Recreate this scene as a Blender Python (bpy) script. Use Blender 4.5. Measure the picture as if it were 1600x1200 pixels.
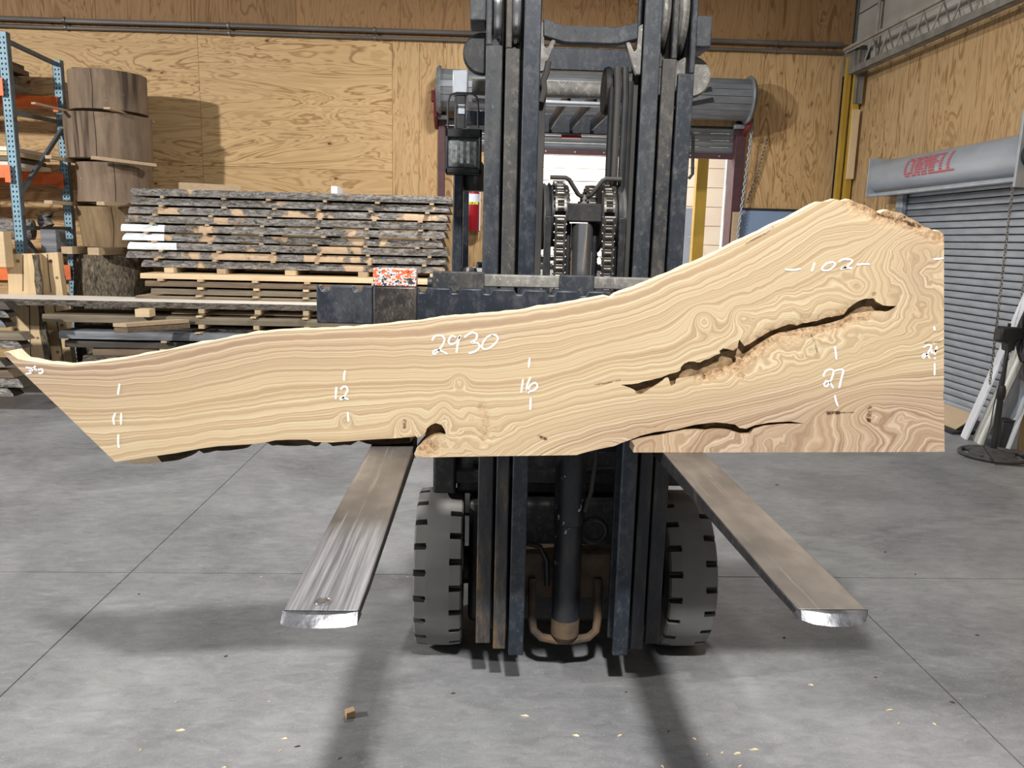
import bpy, bmesh, math, random
import numpy as np
from mathutils import Vector, Matrix, noise, geometry

for o in list(bpy.data.objects): bpy.data.objects.remove(o)
S = bpy.context.scene
COL = S.collection
PI = math.pi
rnd = random.Random(7)

# ------------------------------------------------------------------ camera
F = 1230.0; PITCH = math.radians(10.37); YAW = math.radians(2.43); ROLL = math.radians(1.43); CH = 1.62
CAM = Vector((0, 0, CH))
_f = Vector((math.sin(YAW)*math.cos(PITCH), math.cos(YAW)*math.cos(PITCH), -math.sin(PITCH)))
_r0 = Vector((math.cos(YAW), -math.sin(YAW), 0)); _u0 = _r0.cross(_f)
_r = _r0*math.cos(ROLL) + _u0*math.sin(ROLL); _u = _r.cross(_f)
cd = bpy.data.cameras.new('camera'); cam = bpy.data.objects.new('camera', cd); COL.objects.link(cam)
cd.sensor_width = 36.0; cd.lens = 36.0*F/1600.0; cd.clip_start = 0.05; cd.clip_end = 200
cam.matrix_world = Matrix(((_r.x, _u.x, -_f.x, CAM.x), (_r.y, _u.y, -_f.y, CAM.y), (_r.z, _u.z, -_f.z, CAM.z), (0, 0, 0, 1)))
S.camera = cam

# ------------------------------------------------------------------ world, lamps, exposure
S.view_settings.view_transform = 'Standard'; S.view_settings.look = 'None'
S.view_settings.gamma = 1.0; S.view_settings.use_curve_mapping = False
S.view_settings.exposure = -0.12
w = bpy.data.worlds.new('world'); S.world = w; w.use_nodes = True
w.node_tree.nodes['Background'].inputs[0].default_value = (0.86, 0.93, 1.0, 1)
w.node_tree.nodes['Background'].inputs[1].default_value = 0.18

def lamp(name, loc, power, size=0.45, color=(1, 0.97, 0.93)):
    l = bpy.data.lights.new(name, 'AREA'); l.shape = 'DISK'; l.size = size; l.energy = power; l.color = color
    o = bpy.data.objects.new(name, l); o.location = loc; COL.objects.link(o); return o
lamp('ceiling_lamp', (0.29, -0.46, 4.6), 520, 0.3)
lamp('ceiling_lamp', (0.30, 6.9, 4.6), 230)
fl_ = lamp('flood_lamp', (-8.2, 0.9, 4.5), 980, 0.3)                 # floodlight hung at the left, tilted towards the lumber
fl_.rotation_euler = Vector((0.36, 0.70, -0.62)).to_track_quat('-Z', 'Y').to_euler()
lamp('ceiling_lamp', (-8.0, -0.5, 4.6), 60)
lamp('yard_lamp', (0.6, 14.0, 6.0), 1150, 2.5)

# ------------------------------------------------------------------ pixel -> place
def ray(x, y): return _f + _r*((x-800)/F) - _u*((y-600)/F)
def PY(x, y, Y): d = ray(x, y); return CAM + d*(Y/d.y)
def PX(x, y, X): d = ray(x, y); return CAM + d*(X/d.x)
def PZ(x, y, Z): d = ray(x, y); return CAM + d*((Z-CH)/d.z)

# ------------------------------------------------------------------ node materials
class NT:
    def __init__(s, name):
        s.m = bpy.data.materials.new(name); s.m.use_nodes = True
        s.t = s.m.node_tree; s.b = s.t.nodes['Principled BSDF']
    def n(s, typ, **kw):
        nd = s.t.nodes.new(typ)
        for k, v in kw.items(): setattr(nd, k, v)
        return nd
    def l(s, a, b): s.t.links.new(a, b)
    def put(s, sock, v):
        if v is None: return
        if hasattr(v, 'is_linked') or hasattr(v, 'links'): s.l(v, sock)
        else: sock.default_value = v
    def math(s, op, a, b=None, c=None):
        nd = s.n('ShaderNodeMath', operation=op)
        s.put(nd.inputs[0], a); s.put(nd.inputs[1], b)
        if c is not None: s.put(nd.inputs[2], c)
        return nd.outputs[0]
    def vmath(s, op, a, b=None):
        nd = s.n('ShaderNodeVectorMath', operation=op); s.put(nd.inputs[0], a); s.put(nd.inputs[1], b); return nd.outputs[0]
    def coord(s, scale=(1, 1, 1), rand=True, which='Object'):
        c = s.n('ShaderNodeTexCoord').outputs[which]
        if rand:
            oi = s.n('ShaderNodeObjectInfo').outputs['Random']
            k = s.math('MULTIPLY', oi, 53.0)
            c = s.vmath('ADD', c, k)
        return s.vmath('MULTIPLY', c, scale)
    def noise(s, vec, scale=5, detail=4, rough=0.55, dist=0.0):
        nd = s.n('ShaderNodeTexNoise'); s.put(nd.inputs['Vector'], vec)
        nd.inputs['Scale'].default_value = scale; nd.inputs['Detail'].default_value = detail
        nd.inputs['Roughness'].default_value = rough; nd.inputs['Distortion'].default_value = dist
        return nd.outputs[0]
    def noise1(s, W, detail=3, rough=0.5):
        nd = s.n('ShaderNodeTexNoise', noise_dimensions='1D'); s.put(nd.inputs['W'], W)
        nd.inputs['Scale'].default_value = 1; nd.inputs['Detail'].default_value = detail; nd.inputs['Roughness'].default_value = rough
        return nd.outputs[0]
    def voro(s, vec, scale=5):
        nd = s.n('ShaderNodeTexVoronoi'); s.put(nd.inputs['Vector'], vec); nd.inputs['Scale'].default_value = scale
        return nd.outputs['Distance']
    def ramp(s, v, stops):
        nd = s.n('ShaderNodeValToRGB'); s.l(v, nd.inputs[0]); e = nd.color_ramp.elements
        while len(e) < len(stops): e.new(0.5)
        for i, (p, c) in enumerate(stops):
            e[i].position = p; e[i].color = (c, c, c, 1) if isinstance(c, (int, float)) else (*c, 1)
        return nd.outputs[0]
    def mix(s, f, a, b, typ='MIX'):
        nd = s.n('ShaderNodeMix', data_type='RGBA', blend_type=typ)
        s.put(nd.inputs[0], f)
        for i, v in ((6, a), (7, b)):
            if isinstance(v, tuple): v = (*v, 1) if len(v) == 3 else v
            s.put(nd.inputs[i], v)
        return nd.outputs[2]
    def bump(s, h, strength=0.3, dist=0.01):
        nd = s.n('ShaderNodeBump'); s.l(h, nd.inputs['Height'])
        nd.inputs['Strength'].default_value = strength; nd.inputs['Distance'].default_value = dist
        s.l(nd.outputs[0], s.b.inputs['Normal'])
    def fin(s, col, rough=0.6, metal=0.0, spec=0.5):
        s.put(s.b.inputs['Base Color'], (*col, 1) if isinstance(col, tuple) and len(col) == 3 else col)
        s.put(s.b.inputs['Roughness'], rough); s.put(s.b.inputs['Metallic'], metal)
        s.b.inputs['Specular IOR Level'].default_value = spec
        return s.m

def M_plain(name, c1, c2=None, scale=8, stretch=(1, 1, 1), rough=0.6, metal=0, bump=0.0, spec=0.4, lo=0.35, hi=0.65, detail=5):
    t = NT(name)
    if c2 is None: c2 = tuple(x*0.8 for x in c1)
    n = t.noise(t.coord(stretch), scale, detail)
    if bump: t.bump(n, bump, 0.01)
    return t.fin(t.ramp(n, [(lo, c1), (hi, c2)]), rough, metal, spec)

def M_steel(name, base, dust, amount=0.5, rough=0.5, streak=(1, 1, 0.25), metal=0.0, scale=14):
    """dark painted steel with dusty, chipped wear"""
    t = NT(name)
    c = t.coord(streak)
    n1 = t.noise(c, scale, 6, 0.75); n2 = t.noise(t.coord((1, 1, 0.6)), 90, 4, 0.7); n3 = t.noise(t.coord((1, 1, 0.35)), 3.5, 3)
    n4 = t.noise(t.coord((1, 1, 0.7)), 34, 5, 0.75)
    k = t.ramp(t.math('ADD', t.math('MULTIPLY', n1, 0.6), t.math('MULTIPLY', n3, 0.5)), [(0.62-amount*0.22, 0.0), (0.80-amount*0.16, 1.0)])
    col = t.mix(t.math('MULTIPLY', k, 0.75), base, dust)
    col = t.mix(t.ramp(n4, [(0.50, 0.0), (0.70, 0.45+0.3*amount)]), col, tuple(min(1, x*1.5) for x in dust))
    col = t.mix(t.ramp(n4, [(0.28, 0.6), (0.42, 0.0)]), col, tuple(x*0.45 for x in base))
    sp = t.ramp(n2, [(0.60, 0.0), (0.70, 1.0)])
    col = t.mix(t.math('MULTIPLY', sp, 0.30+0.3*amount), col, tuple(min(1, x*2.4) for x in dust))
    t.bump(n2, 0.12, 0.003)
    return t.fin(col, t.math('ADD', t.math('MULTIPLY', k, 0.25), rough), metal, 0.4)

def M_ply(name, axis, tint=(1, 1, 1), knots=1.0):
    """rotary-cut softwood plywood, grain along axis 'x','y' or 'z'"""
    t = NT(name)
    s = {'x': (0.42, 1, 2.6), 'y': (1, 0.42, 2.6), 'z': (2.6, 2.6, 0.42)}[axis]
    c = t.coord(s)
    n1 = t.noise(c, 1.25, 4, 0.5, 0.7)
    r1 = t.math('MULTIPLY_ADD', t.math('SINE', t.math('MULTIPLY', n1, 150.0)), 0.5, 0.5)
    r2 = t.math('MULTIPLY_ADD', t.math('SINE', t.math('MULTIPLY', n1, 61.0)), 0.5, 0.5)
    rings = t.math('ADD', t.math('MULTIPLY', t.ramp(r1, [(0.45, 0.0), (1.0, 1.0)]), t.ramp(r2, [(0.1, 0.35), (0.7, 1.0)])), t.math('MULTIPLY', r2, 0.12))
    s2 = {'x': (1.2, 60, 60), 'y': (60, 1.2, 60), 'z': (60, 60, 1.2)}[axis]
    fib = t.noise(t.coord(s2), 1.0, 3)
    big = t.noise(c, 0.5, 2)
    a = tuple(x*y for x, y in zip((0.60, 0.41, 0.205), tint)); b = tuple(x*y for x, y in zip((0.27, 0.145, 0.055), tint))
    col = t.mix(t.math('MULTIPLY', rings, 0.88), a, b)
    col = t.mix(t.math('MULTIPLY', t.ramp(fib, [(0.4, 0.0), (0.75, 1.0)]), 0.25), col, b)
    col = t.mix(t.ramp(big, [(0.35, 0.0), (0.7, 0.35)]), col, tuple(x*0.72 for x in a))
    sk = {'x': (0.9, 1, 1.5), 'y': (1, 0.9, 1.5), 'z': (1.5, 1.5, 0.9)}[axis]
    ck = t.coord(sk)
    v = t.voro(t.vmath('ADD', ck, t.math('MULTIPLY', t.noise(ck, 9, 2), 0.08)), 2.5)
    col = t.mix(t.math('MULTIPLY', t.ramp(v, [(0.07, 1.0), (0.16, 0.0)]), 0.45*knots), col, (0.33, 0.16, 0.06))
    col = t.mix(t.math('MULTIPLY', t.ramp(v, [(0.050, 1.0), (0.075, 0.0)]), 0.92*knots), col, (0.05, 0.022, 0.010))
    oi = t.n('ShaderNodeObjectInfo').outputs['Random']
    col = t.mix(t.math('MULTIPLY', oi, 0.28), col, (0.43, 0.245, 0.105), 'MIX')
    return t.fin(col, 0.62, 0, 0.25)

def M_bark(name, tan=0.5, dark=(0.022, 0.02, 0.018), grey=(0.31, 0.29, 0.27), wood=(0.58, 0.42, 0.28), along='x'):
    t = NT(name)
    s = {'x': (0.9, 1, 3), 'z': (3, 3, 0.8)}[along]
    c = t.coord(s)
    n = t.noise(c, 14, 6, 0.75, 0.8); n2 = t.noise(t.coord((1, 1, 1.0)), 2.3, 3, 0.6)
    v = t.voro(t.vmath('ADD', c, t.math('MULTIPLY', n, 0.35)), 16)
    crack = t.ramp(v, [(0.02, 0.0), (0.35, 1.0)])
    col = t.ramp(t.math('MULTIPLY', n, t.math('MULTIPLY_ADD', crack, 0.5, 0.62)), [(0.28, dark), (0.43, tuple(a*0.8+b*0.2 for a, b in zip(dark, grey))), (0.53, tuple(x*0.65 for x in grey)), (0.66, tuple(min(1, x*1.25) for x in grey))])
    k = t.ramp(t.math('ADD', n2, t.math('MULTIPLY', n, 0.12)), [(0.70-tan*0.2, 0.0), (0.73-tan*0.2, 1.0)])
    wc = t.mix(t.ramp(n, [(0.35, 0.0), (0.7, 0.7)]), wood, tuple(x*0.55 for x in wood))
    col = t.mix(k, col, wc)
    t.bump(t.math('MULTIPLY', n, t.math('SUBTRACT', 1.0, k)), 0.9, 0.02)
    return t.fin(col, 0.85, 0, 0.2)

def M_board(name, a, b, axis='x', k=0.7):
    """sawn board, fine streaks along axis"""
    t = NT(name)
    s = {'x': (1.0, 26, 26), 'y': (26, 1.0, 26), 'z': (26, 26, 1.0)}[axis]
    n = t.noise(t.coord(s), 1.4, 4, 0.6, 0.4); n2 = t.noise(t.coord(), 2.2, 3)
    col = t.mix(t.math('MULTIPLY', t.ramp(n, [(0.35, 0.0), (0.7, 1.0)]), k), a, b)
    col = t.mix(t.ramp(n2, [(0.45, 0.0), (0.75, 0.6)]), col, b)
    t.bump(n, 0.15, 0.004)
    return t.fin(col, 0.7, 0, 0.25)

def M_log(name, a, b):
    """barked log: blotchy streaks down the side, dark runs and pale scars"""
    t = NT(name)
    n = t.noise(t.coord((3.2, 3.2, 0.55)), 2.2, 5, 0.65, 0.5); n2 = t.noise(t.coord((9, 9, 0.8)), 2.6, 4, 0.6); n3 = t.noise(t.coord(), 13, 4, 0.7)
    col = t.mix(t.ramp(n, [(0.38, 0.0), (0.66, 1.0)]), a, b)
    col = t.mix(t.math('MULTIPLY', t.ramp(n2, [(0.48, 0.0), (0.72, 1.0)]), 0.35), col, tuple(x*0.6 for x in b))
    dr = t.noise(t.coord((4.5, 4.5, 0.35)), 1.1, 3, 0.6)
    col = t.mix(t.ramp(dr, [(0.60, 0.0), (0.68, 0.8)]), col, (0.04, 0.028, 0.022))
    col = t.mix(t.ramp(n3, [(0.68, 0.0), (0.74, 0.6)]), col, (0.55, 0.45, 0.34))
    t.bump(n2, 0.35, 0.01)
    return t.fin(col, 0.8, 0, 0.2)

def M_concrete():
    t = NT('concrete')
    g = t.n('ShaderNodeNewGeometry').outputs['Position']
    n1 = t.noise(g, 1.3, 6, 0.6, 0.5); n2 = t.noise(t.vmath('MULTIPLY', g, (1.0, 2.2, 1)), 9, 5, 0.65, 0.8); n3 = t.noise(g, 140, 2, 0.6)
    k = t.math('ADD', t.math('MULTIPLY', n1, 0.55), t.math('ADD', t.math('MULTIPLY', n2, 0.32), t.math('MULTIPLY', n3, 0.16)))
    col = t.ramp(k, [(0.38, (0.125, 0.129, 0.137)), (0.52, (0.195, 0.198, 0.206)), (0.66, (0.272, 0.274, 0.28))])
    sc = t.noise(t.vmath('MULTIPLY', g, (3.0, 9.0, 1)), 2.4, 6, 0.75, 1.6)
    col = t.mix(t.ramp(sc, [(0.56, 0.0), (0.70, 0.38)]), col, (0.34, 0.34, 0.345))
    col = t.mix(t.ramp(sc, [(0.30, 0.40), (0.43, 0.0)]), col, (0.125, 0.127, 0.133))
    ln = t.voro(t.vmath('ADD', t.vmath('MULTIPLY', g, (1.0, 0.25, 1)), t.math('MULTIPLY', n1, 0.6)), 5.0)
    hue = t.noise(g, 0.8, 3)
    col = t.mix(t.ramp(hue, [(0.45, 0.0), (0.65, 0.5)]), col, t.mix(1.0, col, (0.97, 1.02, 0.96), 'MULTIPLY'))
    fl = t.noise(g, 60, 3, 0.7)
    col = t.mix(t.ramp(fl, [(0.60, 0.0), (0.72, 0.5)]), col, (0.36, 0.36, 0.36))
    v = t.voro(t.vmath('ADD', g, t.math('MULTIPLY', n2, 0.2)), 2.3)
    col = t.mix(t.ramp(v, [(0.02, 0.42), (0.07, 0.0)]), col, (0.10, 0.10, 0.105))
    sp = t.voro(g, 26)
    col = t.mix(t.ramp(sp, [(0.025, 0.5), (0.05, 0.0)]), col, (0.09, 0.09, 0.09))
    t.bump(n3, 0.08, 0.002)
    return t.fin(col, t.ramp(n1, [(0.3, 0.42), (0.7, 0.6)]), 0, 0.4)

def M_slab():
    t = NT('slab_wood')
    A = lambda nm: t.n('ShaderNodeAttribute', attribute_name=nm).outputs['Fac']
    g, rot, dk, tone = A('grain'), A('rot'), A('dark'), A('tone')
    p = t.n('ShaderNodeTexCoord').outputs['Object']
    w1 = t.noise(p, 5, 3); w2 = t.noise(p, 30, 3)
    gg = t.math('ADD', g, t.math('ADD', t.math('MULTIPLY', w1, 0.22), t.math('MULTIPLY', w2, 0.05)))
    b1 = t.noise1(t.math('MULTIPLY', gg, 1.9), 1, 0.5)
    b2 = t.noise1(t.math('MULTIPLY_ADD', gg, 6.3, 31.0), 1, 0.5)
    b3 = t.noise1(t.math('MULTIPLY_ADD', gg, 14.0, 77.0), 1, 0.5)
    px = t.n('ShaderNodeSeparateXYZ'); t.l(p, px.inputs[0])
    cmb = t.n('ShaderNodeCombineXYZ'); t.l(t.math('MULTIPLY', px.outputs[0], 5.0), cmb.inputs[0]); t.l(t.math('MULTIPLY', g, 26.0), cmb.inputs[1])
    fib = t.noise(cmb.outputs[0], 1.0, 4, 0.7)
    pt = t.noise(p, 3.2, 4, 0.6)
    k = t.math('ADD', t.math('MULTIPLY', b1, 0.24), t.math('ADD', t.math('MULTIPLY', b2, 0.32), t.math('MULTIPLY', b3, 0.44)))
    line = t.ramp(b2, [(0.36, 1.0), (0.46, 0.0)])
    light_line = t.ramp(b3, [(0.60, 0.0), (0.70, 1.0)])
    col = t.ramp(k, [(0.34, (0.355, 0.24, 0.145)), (0.44, (0.465, 0.347, 0.213)), (0.53, (0.54, 0.425, 0.268)), (0.64, (0.615, 0.51, 0.345))])
    pink = t.ramp(k, [(0.34, (0.25, 0.16, 0.112)), (0.44, (0.345, 0.24, 0.168)), (0.54, (0.43, 0.315, 0.225)), (0.64, (0.52, 0.41, 0.30))])
    col = t.mix(tone, col, pink)
    col = t.mix(t.math('MULTIPLY', line, t.math('MULTIPLY_ADD', tone, 0.42, 0.16)), col, (0.25, 0.155, 0.10))
    col = t.mix(t.math('MULTIPLY', light_line, 0.30), col, (0.68, 0.59, 0.40))
    col = t.mix(t.ramp(pt, [(0.42, 0.0), (0.68, 0.30)]), col, (0.50, 0.355, 0.205))
    col = t.mix(t.math('MULTIPLY', t.ramp(fib, [(0.45, 0.0), (0.8, 1.0)]), 0.35), col, (0.34, 0.22, 0.13))
    rn = t.noise(p, 60, 5, 0.75)
    rc = t.ramp(rn, [(0.36, (0.10, 0.055, 0.03)), (0.48, (0.42, 0.25, 0.13)), (0.62, (0.62, 0.43, 0.26))])
    rk = t.math('MULTIPLY', rot, t.ramp(t.noise(p, 26, 3), [(0.3, 0.55), (0.55, 1.0)]))
    col = t.mix(rk, col, rc)
    col = t.mix(t.math('MULTIPLY', dk, t.ramp(t.noise(p, 75, 4, 0.7), [(0.40, 0.15), (0.52, 1.0)])), col, (0.06, 0.03, 0.015))
    h = t.math('ADD', t.math('MULTIPLY', t.math('MULTIPLY', rn, rot), 1.0), t.math('MULTIPLY', fib, 0.05))
    t.bump(h, 0.6, 0.012)
    return t.fin(col, 0.6, 0, 0.25)

MT = {}
MT['ply_h'] = M_ply('plywood_horizontal', 'x')
MT['ply_v'] = M_ply('plywood_vertical', 'z', (0.96, 0.95, 0.95), 0.7)
MT['ply_up_shaded'] = M_ply('plywood_upper_shaded', 'z', (0.45, 0.375, 0.34), 0.8)  # reddish-brown sheets; tint also darkened to put upper-wall shade into the colour
MT['ply_r'] = M_ply('plywood_right', 'z', (0.80, 0.81, 0.84), 0.35)
MT['concrete'] = M_concrete()
MT['joint'] = M_plain('joint_filler', (0.11, 0.108, 0.105), (0.18, 0.175, 0.17), 30, rough=0.9)
MT['slab'] = M_slab()
MT['slab_edge'] = M_board('slab_edge_wood', (0.78, 0.63, 0.43), (0.58, 0.42, 0.27), 'x', 0.6)
MT['cavity'] = M_plain('rotten_wood', (0.07, 0.045, 0.024), (0.42, 0.29, 0.165), 26, (1, 1, 1), 0.95, 0, 0.9, 0.1, 0.3, 0.75)
MT['slab_bark'] = M_plain('slab_bark', (0.018, 0.012, 0.008), (0.075, 0.05, 0.03), 40, (0.5, 1, 1), 0.95, 0, 0.8, 0.1)
MT['chalk'] = M_plain('chalk', (0.92, 0.92, 0.95), (0.80, 0.79, 0.78), 160, rough=0.9)
MT['mast'] = M_steel('mast_paint', (0.021, 0.027, 0.037), (0.078, 0.078, 0.075), 0.5)
MT['mast_dusty'] = M_steel('dusty_mast_paint', (0.026, 0.029, 0.035), (0.10, 0.088, 0.070), 0.7)
MT['navy'] = M_steel('navy_paint', (0.016, 0.022, 0.033), (0.062, 0.066, 0.072), 0.3, 0.42)
t = NT('chipped_cylinder_paint')
n = t.noise(t.coord((1, 1, .4)), 12, 5, 0.7); vv_ = t.voro(t.vmath('ADD', t.coord((1, 1, .45)), t.math('MULTIPLY', t.noise(t.coord(), 60, 3), 0.05)), 26)
cc = t.ramp(n, [(0.4, (0.012, 0.015, 0.024)), (0.6, (0.035, 0.036, 0.038))])
cc = t.mix(t.math('MULTIPLY', t.ramp(vv_, [(0.10, 1.0), (0.14, 0.0)]), t.ramp(t.noise(t.coord(), 6, 2), [(0.5, 0.0), (0.54, 1.0)])), cc, (0.55, 0.55, 0.54))
MT['cylinder'] = t.fin(cc, 0.42)
MT['black'] = M_steel('black_steel', (0.012, 0.013, 0.016), (0.05, 0.045, 0.04), 0.2, 0.5)
MT['dusty'] = M_steel('dusty_steel', (0.12, 0.118, 0.112), (0.27, 0.255, 0.23), 0.8, 0.6, (1, 1, 1))
def M_fork(name, polish):
    """bare steel rubbed along its length, brighter where loads have polished the tip end"""
    t = NT(name)
    n = t.noise(t.coord((9, 0.7, 1)), 2.2, 5, 0.65); n2 = t.noise(t.coord((70, 1.2, 1)), 1.6, 4, 0.7); n3 = t.noise(t.coord((2, 1.2, 1)), 2.4, 4, 0.6)
    col = t.ramp(n3, [(0.34, (0.07, 0.064, 0.06)), (0.5, (0.125, 0.113, 0.103)), (0.66, (0.20, 0.18, 0.16))])
    col = t.mix(t.math('MULTIPLY', t.ramp(n, [(0.42, 0.0), (0.65, 1.0)]), 0.5), col, (0.10, 0.09, 0.082))
    col = t.mix(t.math('MULTIPLY', t.ramp(n2, [(0.60, 0.0), (0.72, 1.0)]), 0.5), col, (0.42, 0.395, 0.37))
    if polish:
        sp = t.n('ShaderNodeSeparateXYZ'); t.l(t.n('ShaderNodeTexCoord').outputs['Object'], sp.inputs[0])
        q = t.ramp(t.math('ADD', t.math('MULTIPLY', sp.outputs[1], -1.0), t.math('MULTIPLY', n3, 0.25)), [(0.24, 0.0), (0.36, 1.0)])
        pc = t.mix(t.ramp(n2, [(0.4, 0.0), (0.65, 1.0)]), (0.085, 0.085, 0.092), (0.25, 0.25, 0.265))
        col = t.mix(q, col, pc)
    t.bump(n2, 0.1, 0.002)
    return t.fin(col, 0.42, 0.35, 0.5)
MT['fork'] = M_fork('fork_steel', False); MT['fork_polished'] = M_fork('polished_fork_blade', True)
MT['fork_tip'] = M_plain('polished_fork_steel', (0.24, 0.245, 0.26), (0.08, 0.08, 0.086), 24, (1, 1, 1), 0.36, 0.75, 0.2)
MT['shank'] = M_steel('shank_steel', (0.028, 0.027, 0.028), (0.12, 0.10, 0.085), 0.55, 0.42, (1, 1, 1), 0.3, 30)
MT['chrome'] = M_plain('chrome', (0.70, 0.70, 0.71), (0.55, 0.55, 0.56), 5, rough=0.2, metal=0.92)
MT['chain'] = M_plain('oiled_chain_steel', (0.045, 0.042, 0.04), (0.12, 0.105, 0.09), 40, rough=0.35, metal=0.7)
MT['pin'] = M_plain('bright_pin_steel', (0.12, 0.122, 0.125), (0.07, 0.07, 0.07), 40, rough=0.4, metal=0.8)
MT['rubber'] = M_plain('tyre_rubber', (0.20, 0.195, 0.188), (0.16, 0.157, 0.15), 6, rough=0.85, bump=0.1)
MT['hose'] = M_plain('hose_rubber', (0.02, 0.021, 0.024), (0.035, 0.034, 0.033), 12, rough=0.45)
MT['hose_dusty'] = M_plain('dusty_hose', (0.06, 0.055, 0.05), (0.03, 0.03, 0.03), 12, (1, 1, .3), rough=0.7)
MT['rustbrown'] = M_plain('rusty_steel', (0.13, 0.085, 0.05), (0.05, 0.04, 0.033), 14, rough=0.8, bump=0.2)
MT['blue_rack'] = M_plain('blue_rack_paint', (0.23, 0.39, 0.48), (0.17, 0.30, 0.38), 10, rough=0.5)
MT['blue_rack_dark'] = M_plain('grey_rack_paint', (0.13, 0.16, 0.18), (0.09, 0.11, 0.13), 10, rough=0.5)
MT['orange'] = M_plain('orange_beam_paint', (0.80, 0.17, 0.035), (0.66, 0.13, 0.03), 8, rough=0.5)
MT['log'] = M_log('log_wood', (0.255, 0.188, 0.132), (0.15, 0.107, 0.073))
MT['log_warm'] = M_log('log_wood_warm', (0.29, 0.205, 0.12), (0.17, 0.115, 0.065))
MT['log_end'] = M_board('log_end_wood', (0.30, 0.24, 0.17), (0.16, 0.12, 0.09), 'x', 0.5)
MT['crackline'] = M_plain('drying_crack', (0.02, 0.014, 0.01), (0.04, 0.03, 0.02), 20, rough=0.95)
MT['pine'] = M_board('pale_pine', (0.66, 0.50, 0.30), (0.46, 0.33, 0.19), 'z', 0.55)
MT['pine_x'] = M_board('pale_sawn_face', (0.70, 0.54, 0.34), (0.50, 0.36, 0.21), 'x', 0.5)
MT['white_face'] = M_board('bright_sawn_face', (0.86, 0.80, 0.72), (0.74, 0.66, 0.56), 'x', 0.4)
MT['sticker'] = M_board('sticker_wood', (0.50, 0.375, 0.24), (0.33, 0.24, 0.15), 'y', 0.5)
MT['knot'] = M_plain('knot_wood', (0.26, 0.145, 0.07), (0.14, 0.075, 0.035), 30, rough=0.7)
MT['bark_tan'] = M_bark('bark_with_bare_patches', 0.66)
MT['bark_mid'] = M_bark('bark_some_patches', 0.38)
MT['bark_dark'] = M_bark('dark_bark', -0.4, (0.012, 0.010, 0.009), (0.15, 0.13, 0.11))
MT['bark'] = M_bark('grey_bark', 0.1)
MT['stump'] = M_bark('dark_stump_bark', -0.6, (0.008, 0.007, 0.006), (0.20, 0.165, 0.12), along='z')
MT['sawn_grey'] = M_board('weathered_grey_board', (0.22, 0.23, 0.25), (0.07, 0.074, 0.083), 'x', 0.8)
MT['sawn_dark'] = M_board('dark_board', (0.085, 0.072, 0.06), (0.03, 0.027, 0.024), 'x', 0.8)
MT['sawn_brown'] = M_board('brown_board', (0.20, 0.145, 0.095), (0.085, 0.062, 0.043), 'x', 0.8)
MT['sawn_olive'] = M_board('greyish_brown_board', (0.225, 0.185, 0.13), (0.095, 0.076, 0.055), 'x', 0.7)
MT['white_paint'] = M_plain('white_end_paint', (0.84, 0.87, 0.90), (0.66, 0.69, 0.72), 14, (0.6, 1, 1), rough=0.6)
MT['white'] = M_plain('white_plastic', (0.82, 0.85, 0.90), (0.74, 0.77, 0.82), 3, rough=0.45)
MT['offwhite'] = M_plain('offwhite_plastic', (0.55, 0.54, 0.48), (0.42, 0.42, 0.37), 6, rough=0.5)
MT['galv'] = M_plain('galvanised_steel', (0.40, 0.43, 0.47), (0.33, 0.36, 0.40), 10, (1, 1, 1), 0.42, 0.35)
MT['slat'] = M_plain('door_slat_steel', (0.35, 0.38, 0.42), (0.27, 0.295, 0.33), 16, (1, 0.25, 1), 0.42, 0.35)
MT['slat_back'] = M_plain('back_door_steel', (0.20, 0.21, 0.225), (0.13, 0.14, 0.15), 9, (0.3, 1, 1), 0.5, 0.2)
MT['hood'] = M_plain('hood_steel', (0.37, 0.405, 0.45), (0.30, 0.33, 0.37), 4, (1, 0.5, 1), 0.42, 0.35)
MT['maroon'] = M_plain('maroon_paint', (0.085, 0.035, 0.04), (0.06, 0.027, 0.03), 8, rough=0.55)
MT['redpaint'] = M_plain('red_bracket_paint', (0.22, 0.03, 0.035), (0.15, 0.022, 0.025), 8, rough=0.55)
MT['redletter'] = M_plain('red_print', (0.42, 0.075, 0.09), (0.36, 0.085, 0.1), 30, rough=0.6)
MT['tape'] = M_plain('black_tape', (0.015, 0.015, 0.018), (0.03, 0.03, 0.03), 8, rough=0.6)
MT['conduit'] = M_plain('conduit_steel', (0.20, 0.185, 0.17), (0.12, 0.11, 0.10), 6, (0.2, 1, 1), 0.45, 0.5)
MT['yellow'] = M_plain('yellow_paint', (0.52, 0.33, 0.045), (0.36, 0.22, 0.03), 5, (1, 1, .3), 0.5)
MT['joist'] = M_plain('joist_paint', (0.20, 0.185, 0.16), (0.12, 0.115, 0.10), 7, rough=0.6)
MT['joist_light'] = M_plain('light_joist_paint', (0.33, 0.31, 0.27), (0.24, 0.22, 0.19), 7, rough=0.6)
MT['blockwall'] = M_plain('painted_block', (0.44, 0.415, 0.375), (0.31, 0.29, 0.255), 2.5, (1, 0.4, 1), 0.8, bump=0.2)
MT['fire_red'] = M_plain('fire_red', (0.30, 0.006, 0.014), (0.24, 0.005, 0.011), 5, rough=0.35)
MT['label_yellow'] = M_plain('yellow_label', (0.85, 0.75, 0.05), (0.8, 0.7, 0.05), 5)
MT['label_blue'] = M_plain('pale_blue_label', (0.55, 0.62, 0.75), (0.75, 0.78, 0.84), 60, (1, 1, 0.1))
MT['panelblue'] = M_plain('blue_grey_board', (0.21, 0.29, 0.44), (0.19, 0.265, 0.40), 3, rough=0.6)
MT['fanblack'] = M_plain('black_plastic', (0.017, 0.017, 0.019), (0.026, 0.026, 0.028), 8, rough=0.45)
MT['fanbase'] = M_plain('dusty_black_plastic', (0.05, 0.05, 0.052), (0.075, 0.072, 0.068), 20, rough=0.6)
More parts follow.
